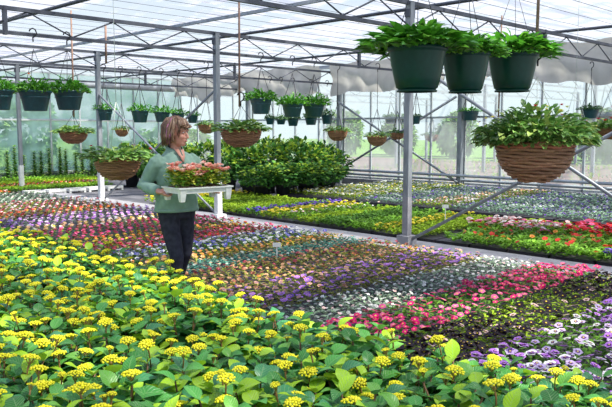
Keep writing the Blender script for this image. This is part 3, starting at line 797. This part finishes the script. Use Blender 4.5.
def bowl_mesh(n=40):
    b = MB()
    b.lathe([(0, -1.25), (.62, -1.25), (.66, -1.2), (.7, -1.18), (.78, -.9), (.88, -.5), (.94, -.15), (.95, -.12), (1.0, -.1), (1.02, 0), (.99, .02), (.95, 0), (.93, -.12), (0, -.15)], n, wob=lambda t, z: 1 + .008 * math.sin(t * 24) * (z > -1.1))
    b.lathe([(.6, -1.3), (.68, -1.3), (.68, -1.25), (.6, -1.24)], n)
    return b
def pot_mesh(n=28):
    b = MB()
    b.lathe([(0, -1.1), (.66, -1.1), (.7, -1.06), (.85, -.45), (.87, -.44), (.95, -.12), (1.02, -.1), (1.03, 0), (.97, .01), (.93, -.1), (0, -.14)], n)
    b.lathe([(.88, -.4), (.91, -.38), (.91, -.34), (.9, -.32)], n)
    return b
bowlm = bowl_mesh().mesh('bowl', [M['pot_green']]); potm = pot_mesh().mesh('bowl', [M['pot_blue']])
def wick_mesh(seed, rows=13, n=56):
    b = MB(); r = random.Random(seed)
    b.lathe([(.94 * max(.02, (1 - (i / 10) ** 2.4) ** .55), -.98 * (i / 10)) for i in range(11)], 30, col=(.1, .05, .03))
    for k in range(rows):                                      # woven courses
        t = k / rows; rad = (1 - t ** 2.4) ** .55; z = -t * 1.0
        vs = []; fs = []; rr = .052; nn = n
        for i in range(nn):
            a = 2 * PI * i / nn; wv = .028 * math.sin(a * nn / 4 + k * PI) ; zz = z + .016 * math.sin(a * 5 + k * 1.7)
            for q in range(5):
                ph = 2 * PI * q / 5
                vs.append(((rad + wv + rr * .6 * math.cos(ph)) * math.cos(a), (rad + wv + rr * .6 * math.cos(ph)) * math.sin(a), zz + rr * .85 * math.sin(ph)))
        for i in range(nn):
            for q in range(5):
                fs.append((i * 5 + q, ((i + 1) % nn) * 5 + q, ((i + 1) % nn) * 5 + (q + 1) % 5, i * 5 + (q + 1) % 5))
        k2 = r.uniform(.7, 1.2); c = (.40 * k2, .22 * k2, .12 * k2) if k > 1 else (.48 * k2, .18 * k2, .1 * k2)
        b.add(vs, fs, c)
    return b.mesh('basket', [M['wicker']])
wickA = wick_mesh(1)
hk = MB()
hk.tube([(.0, 0, -.05), (0, 0, .0), (.028, 0, .02), (.045, 0, .06), (.03, 0, .1), (0, 0, .115), (-.03, 0, .1), (-.04, 0, .075)], .0085, 6)
hook = hk.mesh('hook', [M['wire']])
def hanging(kind, px, yt, yb, wpx, Y, ztop, label, group, style='lush', q=1, flowers=None, key='', fs=1.0, fz=1.0):
    c = at(px, yt, Y); zb = at(px, yb, Y).z; rad = wpx * Y / FPX / 2 / math.cos(PITCH)
    name = 'hanging_pot' if kind != 'wicker' else 'hanging_basket'
    o = empty(name, (c.x, c.y, c.z), R.uniform(0, 6)); tag(o, label, 'hanging basket', group)
    hgt = c.z - zb; dep = {'bowl': 1.27, 'pot': 1.1, 'wicker': 1.02}[kind]
    me = {'bowl': bowlm, 'pot': potm, 'wicker': wickA}[kind]
    b = link('basket' if kind == 'wicker' else 'bowl', me, o); b.scale = (rad, rad, hgt / dep)
    fm, fb = folget(style, q, flowers, key); f = link('foliage', fm, o, (0, 0, -.02)); f.scale = (rad * fs, rad * fs, rad * .95 * fz)
    f.rotation_euler = (0, 0, R.uniform(0, 6))
    if fb:
        for p, bm_ in fb:
            x = link('bloom', bm_, o, (p.x * rad * fs, p.y * rad * fs, p.z * rad * fz)); x.scale = (rad,) * 3
    zh = ztop - c.z - .06
    if zh > .1:
        g = MB()
        for i in range(3):
            a = 2 * PI * i / 3 + .4; g.tube([(rad * .97 * math.cos(a), rad * .97 * math.sin(a), -.02), (0, 0, min(zh, .62) - .05)], .0028 * max(1, Y / 7), 4)
        if zh > .8 and Y < 18: g.tube([(0, 0, .55), (0, 0, zh)], .003 * max(1, Y / 7), 4)
        g.build('hanger', M['wire'] if style != 'mix' or Y > 9 else M['strap'], o)
        x = link('hook', hook, o, (0, 0, zh)); x.scale = (1 if Y < 8 else 1.1,) * 3; x.rotation_euler = (0, 0, .3 - o.rotation_euler.z)
    return o
redf = [(.7, .03, .03), (.6, .02, .05)]; yel = [(.85, .75, .2), (.8, .8, .5)]
# near trio on the rail
for i, (px, yt, yb, wd, Y) in enumerate(((417.5, 48, 91, 58, 4.95), (466, 53, 92, 47, 5.45), (513, 54, 91, 49, 5.95))):
    hanging('bowl', px, yt, yb, wd, Y, 2.99, 'large glossy dark green hanging bowl of lush leaves, ' + ['leftmost of the big trio', 'middle of the big trio', 'rightmost of the big trio'][i], 'big green hanging bowls', 'lush', 0, None, 'abc'[i], (1.5, 1.28, 1.42)[i], 1.45)
trA = 2.86
def depA(px, k): w = W0 + k * SP; a = (px - 306) / FPX; return w * S2 / (1 - a)
def onT(px, k, yt, yb, wd, label, group, **kw):
    kw.setdefault('fz', 1.75); hanging('pot', px, yt, yb, wd, depA(px, k), 2.86, label, group, **kw)
gA = 'blue green hanging pots on the second truss'; gB = 'hanging pots on the third truss'
onT(-2, 1, 90, 110, 29, 'blue green hanging pot cut off by the left edge', gA, style='lush', q=1, fs=1.1)
onT(35, 1, 91, 111, 31, 'blue green hanging pot with a few orange flowers, upper left', gA, style='lush', q=1, flowers=([(.8, .2, .03)], 3, .16), key='o', fs=1.15)
onT(68.5, 1, 91, 110, 29, 'blue green hanging pot right of the one with orange flowers', gA, style='lush', q=1, key='b', fs=1.2)
for i, (px, yt, yb, wd) in enumerate(((104.5, 109, 120.5, 16), (140, 110.5, 122.5, 17.5), (162, 112, 122, 16), (178, 113, 123, 13), (192.5, 115, 123, 11))):
    onT(px, 2, yt, yb, wd, 'small teal hanging pot on the third truss, ' + ['just right of the left post', 'second right of the left post', 'above the woman\'s hair', 'above the woman\'s face', 'right of the woman\'s head'][i], gB, style='lush', q=2, key='c', fs=1.25)
for i, (px, yt, yb, wd) in enumerate(((261, 99, 114, 22), (292.5, 104, 117, 21), (314, 104, 117, 22))):
    onT(px, 1, yt, yb, wd, 'dark hanging pot of bright leaves in the middle trio, ' + ['left one', 'centre one', 'right one'][i], 'middle trio of hanging pots', style='lush', q=1, key='d' + str(i % 2), fs=1.35, fz=1.9)
for i, (px, yt, yb, wd) in enumerate(((270, 118, 124.5, 9), (281, 119, 124.5, 10), (293, 118, 126, 12), (311, 117, 125, 13), (327, 115, 124, 12))):
    onT(px, 2, yt, yb, wd, 'tiny dark far pot hanging below the middle trio, ' + ['first from the left', 'second from the left', 'third from the left', 'fourth from the left', 'last at the right'][i], 'tiny far pots under the middle trio', style='sparse', q=2, key='e', fs=1.1)
hanging('pot', 390.5, 116.5, 124, 12, 26.5, 2.86, 'small dark far pot with sparse leaves left of the nearest post', 'far pots beside the nearest post', 'sparse', 2, None, 'f', 1.2)
hanging('pot', 403, 116.5, 124, 12, 27, 2.86, 'small dark far pot partly hidden by the nearest post', 'far pots beside the nearest post', 'sparse', 2, None, 'f', 1.2)
hanging('pot', 416, 116, 124, 10, 17, 2.86, 'small dark pot just right of the nearest post', 'far pots beside the nearest post', 'sparse', 2, None, 'f', 1.2)
hanging('pot', 470, 111, 120.5, 18, 17.2, 2.86, 'dark green pot hanging behind the left rim of the big wicker basket', 'pots behind the big basket', 'lush', 2, None, 'c', 1.2)
hanging('pot', 590, 109, 118.5, 18, 14.5, 2.86, 'dark pot with greyish leaves above the right basket', 'pots at the far right', 'sparse', 2, None, 'f', 1.2)
hanging('pot', 604, 112, 121, 18, 15.5, 2.86, 'dark pot with red flowers touching the right edge', 'pots at the far right', 'mix', 2, (redf, 4, .25), 'r', 1.2)
# wicker
hanging('wicker', 535, 143, 184, 73, 6.15, 2.2, 'large woven wicker basket with variegated leaves hanging at the right', 'wicker hanging baskets', 'mix', 3, (redf + yel + yel, 14, .1), 'w', 1.42, 1.7)
hanging('wicker', 574, 131, 142, 30, 9.0, 3.4, 'small basket with yellow tinted leaves half hidden by the large wicker basket', 'wicker hanging baskets', 'mix', 1, (yel, 9, .14), 'y', 1.25)
hanging('wicker', 611, 128, 140, 34, 9.2, 3.4, 'basket with red flowers cut by the right edge', 'wicker hanging baskets', 'mix', 1, (redf, 8, .2), 'z', 1.3)
hanging('wicker', 117.5, 158, 181, 44, 7.2, 3.4, 'wicker basket with red flowers hanging left of the woman', 'wicker hanging baskets', 'mix', 1, (redf, 4, .14), 'v', 1.45, 1.1)
hanging('wicker', 241, 130, 148, 39, 9.5, 1.98, 'wicker basket with loose green leaves right of the tray post', 'wicker hanging baskets', 'mix', 1, None, 'x', 1.25)
hanging('wicker', 73.5, 132, 144.5, 26, 11.5, 1.9, 'wicker basket with loose leaves at the left below the blue pots', 'wicker hanging baskets', 'mix', 1, None, 'x', 1.3)
hanging('wicker', 122, 129, 137, 13, 15.5, 2.86, 'tiny wicker basket right of the left post', 'wicker hanging baskets', 'mix', 2, None, 'u', 1.3)
hanging('wicker', 207, 125, 134, 17, 14.5, 2.86, 'wicker basket beside the upper tray post', 'wicker hanging baskets', 'mix', 2, None, 'u', 1.2)
hanging('wicker', 337.5, 131, 141.5, 19, 15.0, 2.86, 'wicker basket below the dark wall post', 'wicker hanging baskets', 'mix', 2, None, 'u', 1.25)
hanging('wicker', 377, 136, 146.5, 19, 14.8, 2.86, 'wicker basket left of the nearest post, in front of the braces', 'wicker hanging baskets', 'mix', 2, None, 'u', 1.2)
hanging('wicker', 397, 133, 140, 15, 18.5, 2.86, 'pale wicker basket partly behind the nearest post', 'wicker hanging baskets', 'sparse', 2, None, 'f', 1.2)
hanging('wicker', 432, 135, 142, 14, 22.5, 2.86, 'hazy basket seen through the glazing right of the nearest post', 'wicker hanging baskets', 'sparse', 2, None, 'f', 1.3)

# ------------------------------------------------------------------ outside greenery
tc = [crown(500 + i, 1.0, 1.0, 900, .3, [(.14, .3, .07), (.2, .38, .1), (.1, .22, .06), (.3, .45, .14)], 0).mesh('crown', [M['plant']]) for i in range(3)]
def tree(p, h, w_, label, group, name='garden_tree', s=0):
    o = empty(name, p, R.uniform(0, 6)); tag(o, label, 'tree', group)
    f = link('crown', tc[s % 3], o, (0, 0, h * .55)); f.scale = (w_, w_, h * .45)
    b = MB(); b.tube([(0, 0, -.05), (.05, 0, h * .3), (0, 0, h * .6)], [.12, .09, .04], 7); b.build('trunk', M['bark'], o)
for i in range(16):
    v = -18 + i * 2.5; h = R.choice([1.5, 2.0, 2.8, 1.3]) 
    tree(P(v, WB + R.uniform(4, 7), -.02), h, R.uniform(.8, 1.05), 'leafy bush outside, blurred behind the whitewashed end wall', 'bushes behind the end wall', 'garden_bush', i)
for i in range(18):
    q = P(33 + (i % 2) * 2.6, -4 + i * 2.1); h = R.uniform(1.6, 2.7)
    tree(Vector((q.x, q.y, -.02)), h, R.uniform(.9, 1.1), 'leafy bush outside, seen through the side glazing', 'bushes beyond the side glazing', 'garden_bush', i)
# plant rows on the soil beyond the side glazing
pl = []
for r_ in range(24):
    w = -2 + r_ * .9
    v = 16.2
    while v < 29:
        p = P(v + R.uniform(-.1, .1), w + R.uniform(-.05, .05), 0)
        if seen(p.x, p.y): pl.append((p.x, p.y, 0.0))
        v += .35
half = [p for i, p in enumerate(pl) if (int(p[1] * .6) % 3)]; oth = [p for p in pl if p not in set(half)]
V, C = inst_arrays('grey_green_plant', half); V[:, 2] *= 2.2
tag(link('outdoor_seedlings', arr_mesh('outdoor_seedlings', V, C, M['plant'])), 'rows of dusty seedlings on the soil beyond the glazing', 'seedlings', kind='stuff')
V, C = inst_arrays('lime_foliage', oth); V[:, 2] *= 2.5
tag(link('outdoor_seedlings', arr_mesh('outdoor_seedlings', V, C, M['plant'])), 'rows of bright green seedlings beyond the glazing', 'seedlings', kind='stuff')

# ------------------------------------------------------------------ the woman
WX, WY = -1.125, 6.05; BYAW = math.radians(-52); HYAW = math.radians(33)
wo = empty('person', (WX, WY, 0.0), BYAW)
tag(wo, 'woman with short brown hair in mint green fleece and dark jeans carrying a flower tray', 'person')
def remesh(o, vx, sm=3, fac=.6):
    m = o.modifiers.new('r', 'REMESH'); m.mode = 'VOXEL'; m.voxel_size = vx; m.use_smooth_shade = True
    if sm: s = o.modifiers.new('s', 'SMOOTH'); s.iterations = sm; s.factor = fac
def rings(b, secs, n=20, m=0):            # horizontal sections (cx, cy, z, rx, ry)
    vs = []
    for (cx, cy, z, rx, ry) in secs:
        for k in range(n):
            t = 2 * PI * k / n; c, s = math.cos(t), math.sin(t)
            c = math.copysign(abs(c) ** .85, c); s = math.copysign(abs(s) ** .85, s)
            vs.append((cx + rx * c, cy + ry * s, z))
    fs = [(i * n + k, i * n + (k + 1) % n, (i + 1) * n + (k + 1) % n, (i + 1) * n + k) for i in range(len(secs) - 1) for k in range(n)]
    fs.append(tuple(range(n))[::-1]); fs.append(tuple(range((len(secs) - 1) * n, len(secs) * n)))
    b.add(vs, fs, (1, 1, 1), None, m)
HC = Vector((.035, 0, 1.515))
HM = Matrix.Translation(HC) @ Matrix.Rotation(HYAW, 4, 'Z') @ Matrix.Rotation(.06, 4, 'Y')
sh = {s: Vector((0, s * .158, 1.30)) for s in (-1, 1)}
el = {-1: Vector((-.09, -.255, 1.06)), 1: Vector((-.04, .25, 1.06))}
wr = {-1: Vector((.175, -.25, 1.035)), 1: Vector((.19, .25, 1.035))}
hipL, hipR = Vector((0, .085, .86)), Vector((0, -.085, .86))
kn = {-1: Vector((.13, -.075, .47)), 1: Vector((.0, .075, .46))}
an = {-1: Vector((.10, -.07, .08)), 1: Vector((-.22, .07, .1))}
body = MB()
rings(body, [(0, 0, .80, .075, .12), (0, 0, .9, .085, .13), (.0, 0, 1.05, .085, .125), (.005, 0, 1.2, .10, .14), (0, 0, 1.3, .085, .14), (-.005, 0, 1.345, .06, .09), (-.01, 0, 1.37, .05, .055)])
for s in (-1, 1):
    body.tube([sh[s], el[s], wr[s]], [.045, .036, .026], 12)
    body.tube([Vector((0, s * .08, .84)), kn[s], an[s], an[s] + Vector((.0, 0, -.05))], [.058, .036, .028, .026], 12)
    body.tube([an[s] + Vector((-.03, 0, -.045)), an[s] + Vector((.14, 0, -.06))], [.03, .025], 10)
    # hand: palm under the tray rim, four fingers curling in, thumb on top
    w_ = wr[s]; pc = w_ + Vector((.055, s * -.012, -.008))
    body.tube([w_, w_ + Vector((.03, s * -.004, -.004)), pc + Vector((.03, 0, 0))], [(.026, .022), (.036, .016), (.038, .014)], 12)
    for f in range(4):
        x = .035 + f * .021; L0 = (.062, .07, .066, .052)[f]
        b0 = w_ + Vector((x + .02, s * .005, -.012))
        body.tube([b0, b0 + Vector((.012, s * -.02, -.018)), b0 + Vector((.016, s * -.045, -.012)), b0 + Vector((.016, s * (-.045 - L0 * .3), .0))], [.0095, .0088, .008, .0065], 8)
    t0 = w_ + Vector((.03, s * -.008, .008))
    body.tube([t0, t0 + Vector((.03, s * -.014, .022)), t0 + Vector((.058, s * -.022, .022))], [.012, .01, .008], 8)
# head
def he(c, r): body.ell(c, r, 20, 14, M=HM)
he((-.012, 0, .03), (.092, .074, .088)); he((.022, 0, -.035), (.064, .058, .075)); he((.058, 0, -.088), (.026, .028, .022)); he((.045, 0, .045), (.045, .058, .045))
for s in (-1, 1):
    he((.058, s * .031, -.028), (.026, .023, .024)); he((.0, s * .073, -.01), (.018, .009, .03)); he((.082, s * .013, -.036), (.011, .009, .009)); he((.078, s * .028, .026), (.012, .022, .007))
body.tube([HM @ Vector((.084, 0, .012)), HM @ Vector((.102, 0, -.018)), HM @ Vector((.108, 0, -.032)), HM @ Vector((.09, 0, -.042))], [.008, .010, .012, .008], 8)
he((.084, 0, -.058), (.012, .022, .006)); he((.08, 0, -.07), (.012, .02, .007))
body.tube([HM @ Vector((-.02, 0, -.03)), Vector((.0, 0, 1.40)), Vector((-.008, 0, 1.33))], [.05, .046, .056], 14)
bo = body.build('body', M['skin'], wo); remesh(bo, .0055, 3, .5)
for s in (-1, 1):
    e = MB(); e.ell((.0775, s * .028, .01), (.0085, .011, .0052), 12, 8, M=HM); eo = e.build('eye', M['eye'], wo)
    e = MB(); e.ell((.084, s * .028, .01), (.0035, .0048, .0045), 10, 6, M=HM); e.build('iris', M['iris'], eo)
    e = MB(); e.tube([HM @ Vector((.09, s * .012, .032)), HM @ Vector((.088, s * .03, .037)), HM @ Vector((.075, s * .046, .031))], .0028, 5); e.build('eyebrow', M['stem'], wo)
e = MB(); e.ell((.0925, 0, -.062), (.007, .021, .0075), 14, 8, M=HM); mo = e.build('mouth', M['lip'], wo)
e = MB(); e.ell((.0955, 0, -.061), (.005, .015, .0032), 12, 6, M=HM); e.build('teeth', M['teeth'], mo)
# hair: cap plus locks
h = MB(); r = random.Random(3)
hc = [(.17, .09, .05), (.26, .15, .085), (.11, .055, .03), (.36, .24, .15), (.21, .12, .07)]
vs = []; fs = []; nu, nv = 28, 14
for i in range(nv + 1):
    ph = PI * i / nv * .72
    for k in range(nu):
        t = 2 * PI * k / nu; x = math.sin(ph) * math.cos(t); y = math.sin(ph) * math.sin(t); z = math.cos(ph)
        rr = 1 + .03 * math.sin(7 * t + ph * 3)
        if x > .35 and z < .45: rr *= .80
        vs.append((-.02 + .104 * x * rr, .09 * y * rr, .035 + .102 * z * rr))
for i in range(nv):
    for k in range(nu): fs.append((i * nu + k, (i + 1) * nu + k, (i + 1) * nu + (k + 1) % nu, i * nu + (k + 1) % nu))
h.add(vs, fs, (.2, .12, .07), M=HM)
for i in range(460):
    a = r.uniform(-PI, PI); front = abs(a) < .75
    if .8 < abs(a) < 1.2: continue
    start = Vector((-.02 + r.uniform(-.02, .03), r.uniform(-.02, .02), .138 + r.uniform(-.005, .006)))
    ca, sa = math.cos(a), math.sin(a); ln = .015 if front else -.055 - .045 * abs(math.sin((abs(a) - .75) / 2.4 * PI * .6)) + r.uniform(-.02, .015)
    if abs(a) < 1.15 and not front: ln = r.uniform(-.06, -.02)
    if front: ln = r.uniform(.05, .075)
    o1 = 1 + r.uniform(-.02, .06)
    p1 = Vector((-.02 + .075 * ca * o1, .066 * sa * o1, .115)); p2 = Vector((-.02 + .112 * ca * o1, .096 * sa * o1, .055)); p3 = Vector((-.02 + (.118 if front else .108) * ca * o1, .1 * sa * o1, (.055 + ln) / 2)); p4 = Vector((-.02 + (.108 if front else .092) * ca, (.088) * sa + r.uniform(-.012, .012), ln))
    if front: p3 = Vector((p3.x, p3.y + r.uniform(-.015, .015), max(p3.z, .062))); 
    c = r.choice(hc); k = r.uniform(.8, 1.25)
    if 1.3 < abs(a) < 1.9 and r.random() < .22: c = (.34, .12, .22)
    jj = lambda p, q: p + Vector((r.uniform(-q, q), r.uniform(-q, q), r.uniform(-q, q)))
    h.tube([start, jj(p1, .006), jj(p2, .009), jj(p3, .012), jj(p4, .014)], [.004, .0065, .008, .007, .002], 5, col=tuple(x * k for x in c), M=HM)
h.build('hair', M['hair'], wo)
# fleece
f = MB()
rings(f, [(0, 0, .845, .135, .185), (0, 0, .86, .142, .192), (0, 0, .95, .138, .188), (.0, 0, 1.06, .122, .168), (.015, 0, 1.18, .135, .172), (.01, 0, 1.26, .12, .172), (-.0, 0, 1.32, .092, .132), (-.01, 0, 1.352, .07, .09), (-.012, 0, 1.372, .06, .066)], 28)
for s in (-1, 1):
    f.tube([sh[s] + Vector((0, -s * .03, -.01)), sh[s] + Vector((0, s * .02, -.04)), sh[s].lerp(el[s], .5), el[s] + Vector((-.015, 0, 0)), el[s].lerp(wr[s], .5), wr[s] + Vector((-.015, 0, 0))], [.066, .066, .062, .058, .052, .042], 16)
fo = f.build('fleece', M['fleece'], wo); remesh(fo, .009, 4, .5)
tx = bpy.data.textures.new('creases', 'CLOUDS'); tx.noise_scale = .09
dm = fo.modifiers.new('d', 'DISPLACE'); dm.texture = tx; dm.strength = .028; dm.mid_level = .5; dm.texture_coords = 'LOCAL'
c = MB()
ring = []
for k in range(29):                                             # open stand collar
    a = .55 + (2 * PI - 1.1) * k / 28
    ring.append(a)
vs = []
for j, (z, q) in enumerate(((1.345, .076), (1.37, .069), (1.395, .066), (1.4, .072), (1.37, .082), (1.34, .09))):
    for a in ring: vs.append((-.008 + q * math.cos(a) * 1.0, q * .95 * math.sin(a), z - .03 * math.cos(a)))
nn = len(ring); fs = [(j * nn + i, j * nn + i + 1, (j + 1) * nn + i + 1, (j + 1) * nn + i) for j in range(5) for i in range(nn - 1)]
c.add(vs, fs); c.build('collar', M['fleece'], fo)
c = MB(); c.tube([(.075, 0, 1.375), (.118, 0, 1.33), (.142, 0, 1.25), (.158, 0, 1.18)], [.007, .006, .006, .005], 6); c.build('zip', M['fleece_dark'], fo)
c = MB(); c.tube([(.072, .0, 1.372), (.122, .0, 1.318), (.142, 0, 1.27)], [(.045, .008), (.026, .006), (.004, .004)], 8); c.build('neckline_skin', M['skin'], wo)
c = MB(); rings(c, [(0, 0, .842, .144, .196), (0, 0, .868, .144, .196)], 28); c.build('hem', M['fleece'], fo)
# trousers
t = MB(); rings(t, [(0, 0, .78, .105, .15), (0, 0, .86, .118, .165), (0, 0, .93, .112, .16)], 24)
for s in (-1, 1):
    t.tube([Vector((0, s * .082, .86)), Vector((0, s * .082, .78)).lerp(kn[s], .3), kn[s], kn[s].lerp(an[s], .5), an[s] + Vector((0, 0, .0))], [.092, .08, .06, .055, .052], 18)
to = t.build('trousers', M['denim'], wo); remesh(to, .009, 3, .5)
dm = to.modifiers.new('d', 'DISPLACE'); dm.texture = tx; dm.strength = .014; dm.texture_coords = 'LOCAL'
for s in (-1, 1):
    c = MB(); q = an[s]; c.ell((q.x + .065, q.y, q.z - .04), (.14, .047, .04), 18, 10); c.ell((q.x - .01, q.y, q.z), (.055, .046, .07), 14, 10)
    x = c.build('shoe', M['boot'], wo); 
    c = MB(); c.box((q.x + .06, q.y, q.z - .07), (.25, .085, .018)); c.build('sole', M['pot_black'], x)

# the tray and its plants (held, so things of their own)
tmx = Matrix.Translation((WX, WY, 0)) @ Matrix.Rotation(BYAW, 4, 'Z')
tz = 1.055
tr = empty('carrying_tray', tmx @ Vector((.375, 0, tz)), BYAW); tag(tr, 'white plastic slatted tray held by the woman, full of peach flowers', 'tray')
b = MB(); LX, LY = .27, .46
for c_, d_ in (((0, -LY / 2, .0), (LX, .014, .04)), ((0, LY / 2, .0), (LX, .014, .04)), ((-LX / 2, 0, .0), (.014, LY, .04)), ((LX / 2, 0, .0), (.014, LY, .04))): b.box(c_, d_)
b.box((LX / 2 + .008, 0, .022), (.03, LY + .04, .01)); b.box((-LX / 2 - .008, 0, .022), (.03, LY + .04, .01)); b.box((0, LY / 2 + .008, .022), (LX, .03, .01)); b.box((0, -LY / 2 - .008, .022), (LX, .03, .01))
b.build('rim', M['white_plastic'], tr, smooth=False)
b = MB()
for i in range(9): b.box((0, -LY / 2 + LY * (i + .5) / 9, -.016), (LX, .03, .006))
for i in range(3): b.box((-LX / 2 + LX * (i + .5) / 3, 0, -.018), (.02, LY, .006))
b.build('base', M['white_plastic'], tr, smooth=False)
for sx in (-1, 1):
    for sy in (-1, 1):
        b = MB(); cx, cy = sx * (LX / 2 - .012), sy * (LY / 2 - .02)
        b.tube([(cx, cy, .015), (cx, cy, -.05), (cx, cy, -.085)], [.04, .032, .024], 4); b.build('corner_leg', M['white_plastic'], tr, smooth=False)
def begonia(seed):
    r = random.Random(seed); b = MB(); bl = []
    for i in range(60):
        a = r.uniform(0, 6.3); t = r.random() ** .5; z = .01 + r.random() * .085
        l = r.uniform(.03, .05); e = r.uniform(.0, .9)
        b.leaf(Matrix.Translation((.035 * t * math.cos(a), .035 * t * math.sin(a), z)) @ frame((math.cos(a), math.sin(a), e)), l, l * .7, .3, .5, 3, 0, r.choice([(.24, .5, .05), (.5, .6, .07), (.14, .34, .04), (.6, .58, .1)]), cols=3)
    for i in range(7):
        a = i * .9 + r.random() * .5; rr = .045 * (i > 0) * r.uniform(.5, 1); m = MB(); col = r.choice([(.92, .5, .38), (.92, .62, .5), (.88, .34, .28), (.93, .76, .66)])
        for j in range(8):
            a2 = j * 2.4; l = r.uniform(.014, .022); m.leaf(frame((math.cos(a2), math.sin(a2), .1 + j * .12)), l, l * .8, .2, .3, 2, 0, col, cols=3)
        bl.append((Vector((rr * math.cos(a), rr * math.sin(a), r.uniform(.1, .125))), m.mesh('bloom', [M['plant']])))
    return b.mesh('foliage', [M['plant']]), bl
bg = [begonia(60 + i) for i in range(4)]
cellp = MB(); cellp.lathe([(0, 0), (.024, 0), (.031, .045), (.033, .045), (.03, .04), (0, .04)], 10); cellm = cellp.mesh('cell_pot', [M['brown_pole']])
for i in range(3):
    for j in range(6):
        o = empty('peach_begonia', tmx @ Vector((.375 - .082 + i * .082, -.19 + j * .076, tz - .013)), R.uniform(0, 6)); fm, bl = bg[R.randrange(4)]
        tag(o, 'peach flowering plant in the ' + ['row nearest the woman', 'middle row', 'outer row'][i] + ' of the carried tray', 'flowering plant', 'peach flowers carried in the tray, ' + ['inner', 'middle', 'outer'][i] + ' row')
        hs = R.uniform(.9, 1.6)
        x = link('foliage', fm, o, (0, 0, .035)); x.scale = (1.15, 1.15, hs); link('cell_pot', cellm, o)
        for p, m_ in bl:
            x = link('bloom', m_, o, (p.x * 1.1, p.y * 1.1, p.z * hs + .04)); x.scale = (1.75,) * 3

# ------------------------------------------------------------------ light, sky, camera
wd = bpy.data.worlds.new('sky'); scene.world = wd; wd.use_nodes = True
t = wd.node_tree; N = t.nodes; L = t.links; N.clear()
o = N.new('ShaderNodeOutputWorld'); bg_ = N.new('ShaderNodeBackground'); tcn = N.new('ShaderNodeTexCoord'); sp = N.new('ShaderNodeSeparateXYZ')
L.new(tcn.outputs['Generated'], sp.inputs[0]); rp = N.new('ShaderNodeValToRGB'); L.new(sp.outputs[2], rp.inputs[0])
e = rp.color_ramp.elements; e[0].position = .0; e[0].color = (.78, .9, .95, 1); e[1].position = .5; e[1].color = (.18, .34, .75, 1)
x = e.new(.12); x.color = (.75, .86, .95, 1)
L.new(rp.outputs[0], bg_.inputs[0]); bg_.inputs[1].default_value = .62; L.new(bg_.outputs[0], o.inputs[0])
sd = bpy.data.lights.new('sun', 'SUN'); sd.energy = 6.0; sd.angle = math.radians(3); sd.color = (1, .95, .86)
so = bpy.data.objects.new('sun', sd); COL.objects.link(so)
so.rotation_euler = Vector((-.6, .22, -1.0)).to_track_quat('-Z', 'Y').to_euler()
cd = bpy.data.cameras.new('camera'); cd.lens = 36 * FPX / 612; cd.sensor_width = 36; cd.sensor_fit = 'HORIZONTAL'; cd.clip_end = 300
co = bpy.data.objects.new('camera', cd); COL.objects.link(co); co.location = (0, 0, H); co.rotation_euler = (PI / 2 - PITCH, 0, 0)
scene.camera = co
vs_ = scene.view_settings; vs_.view_transform = 'Standard'; vs_.look = 'None'; vs_.gamma = 1; vs_.use_curve_mapping = False; vs_.exposure = .85
cy = scene.cycles; cy.max_bounces = 8; cy.diffuse_bounces = 4; cy.glossy_bounces = 3; cy.transparent_max_bounces = 16; cy.transmission_bounces = 4
cy.sample_clamp_indirect = 6; cy.use_denoising = True; cy.caustics_reflective = False; cy.caustics_refractive = False
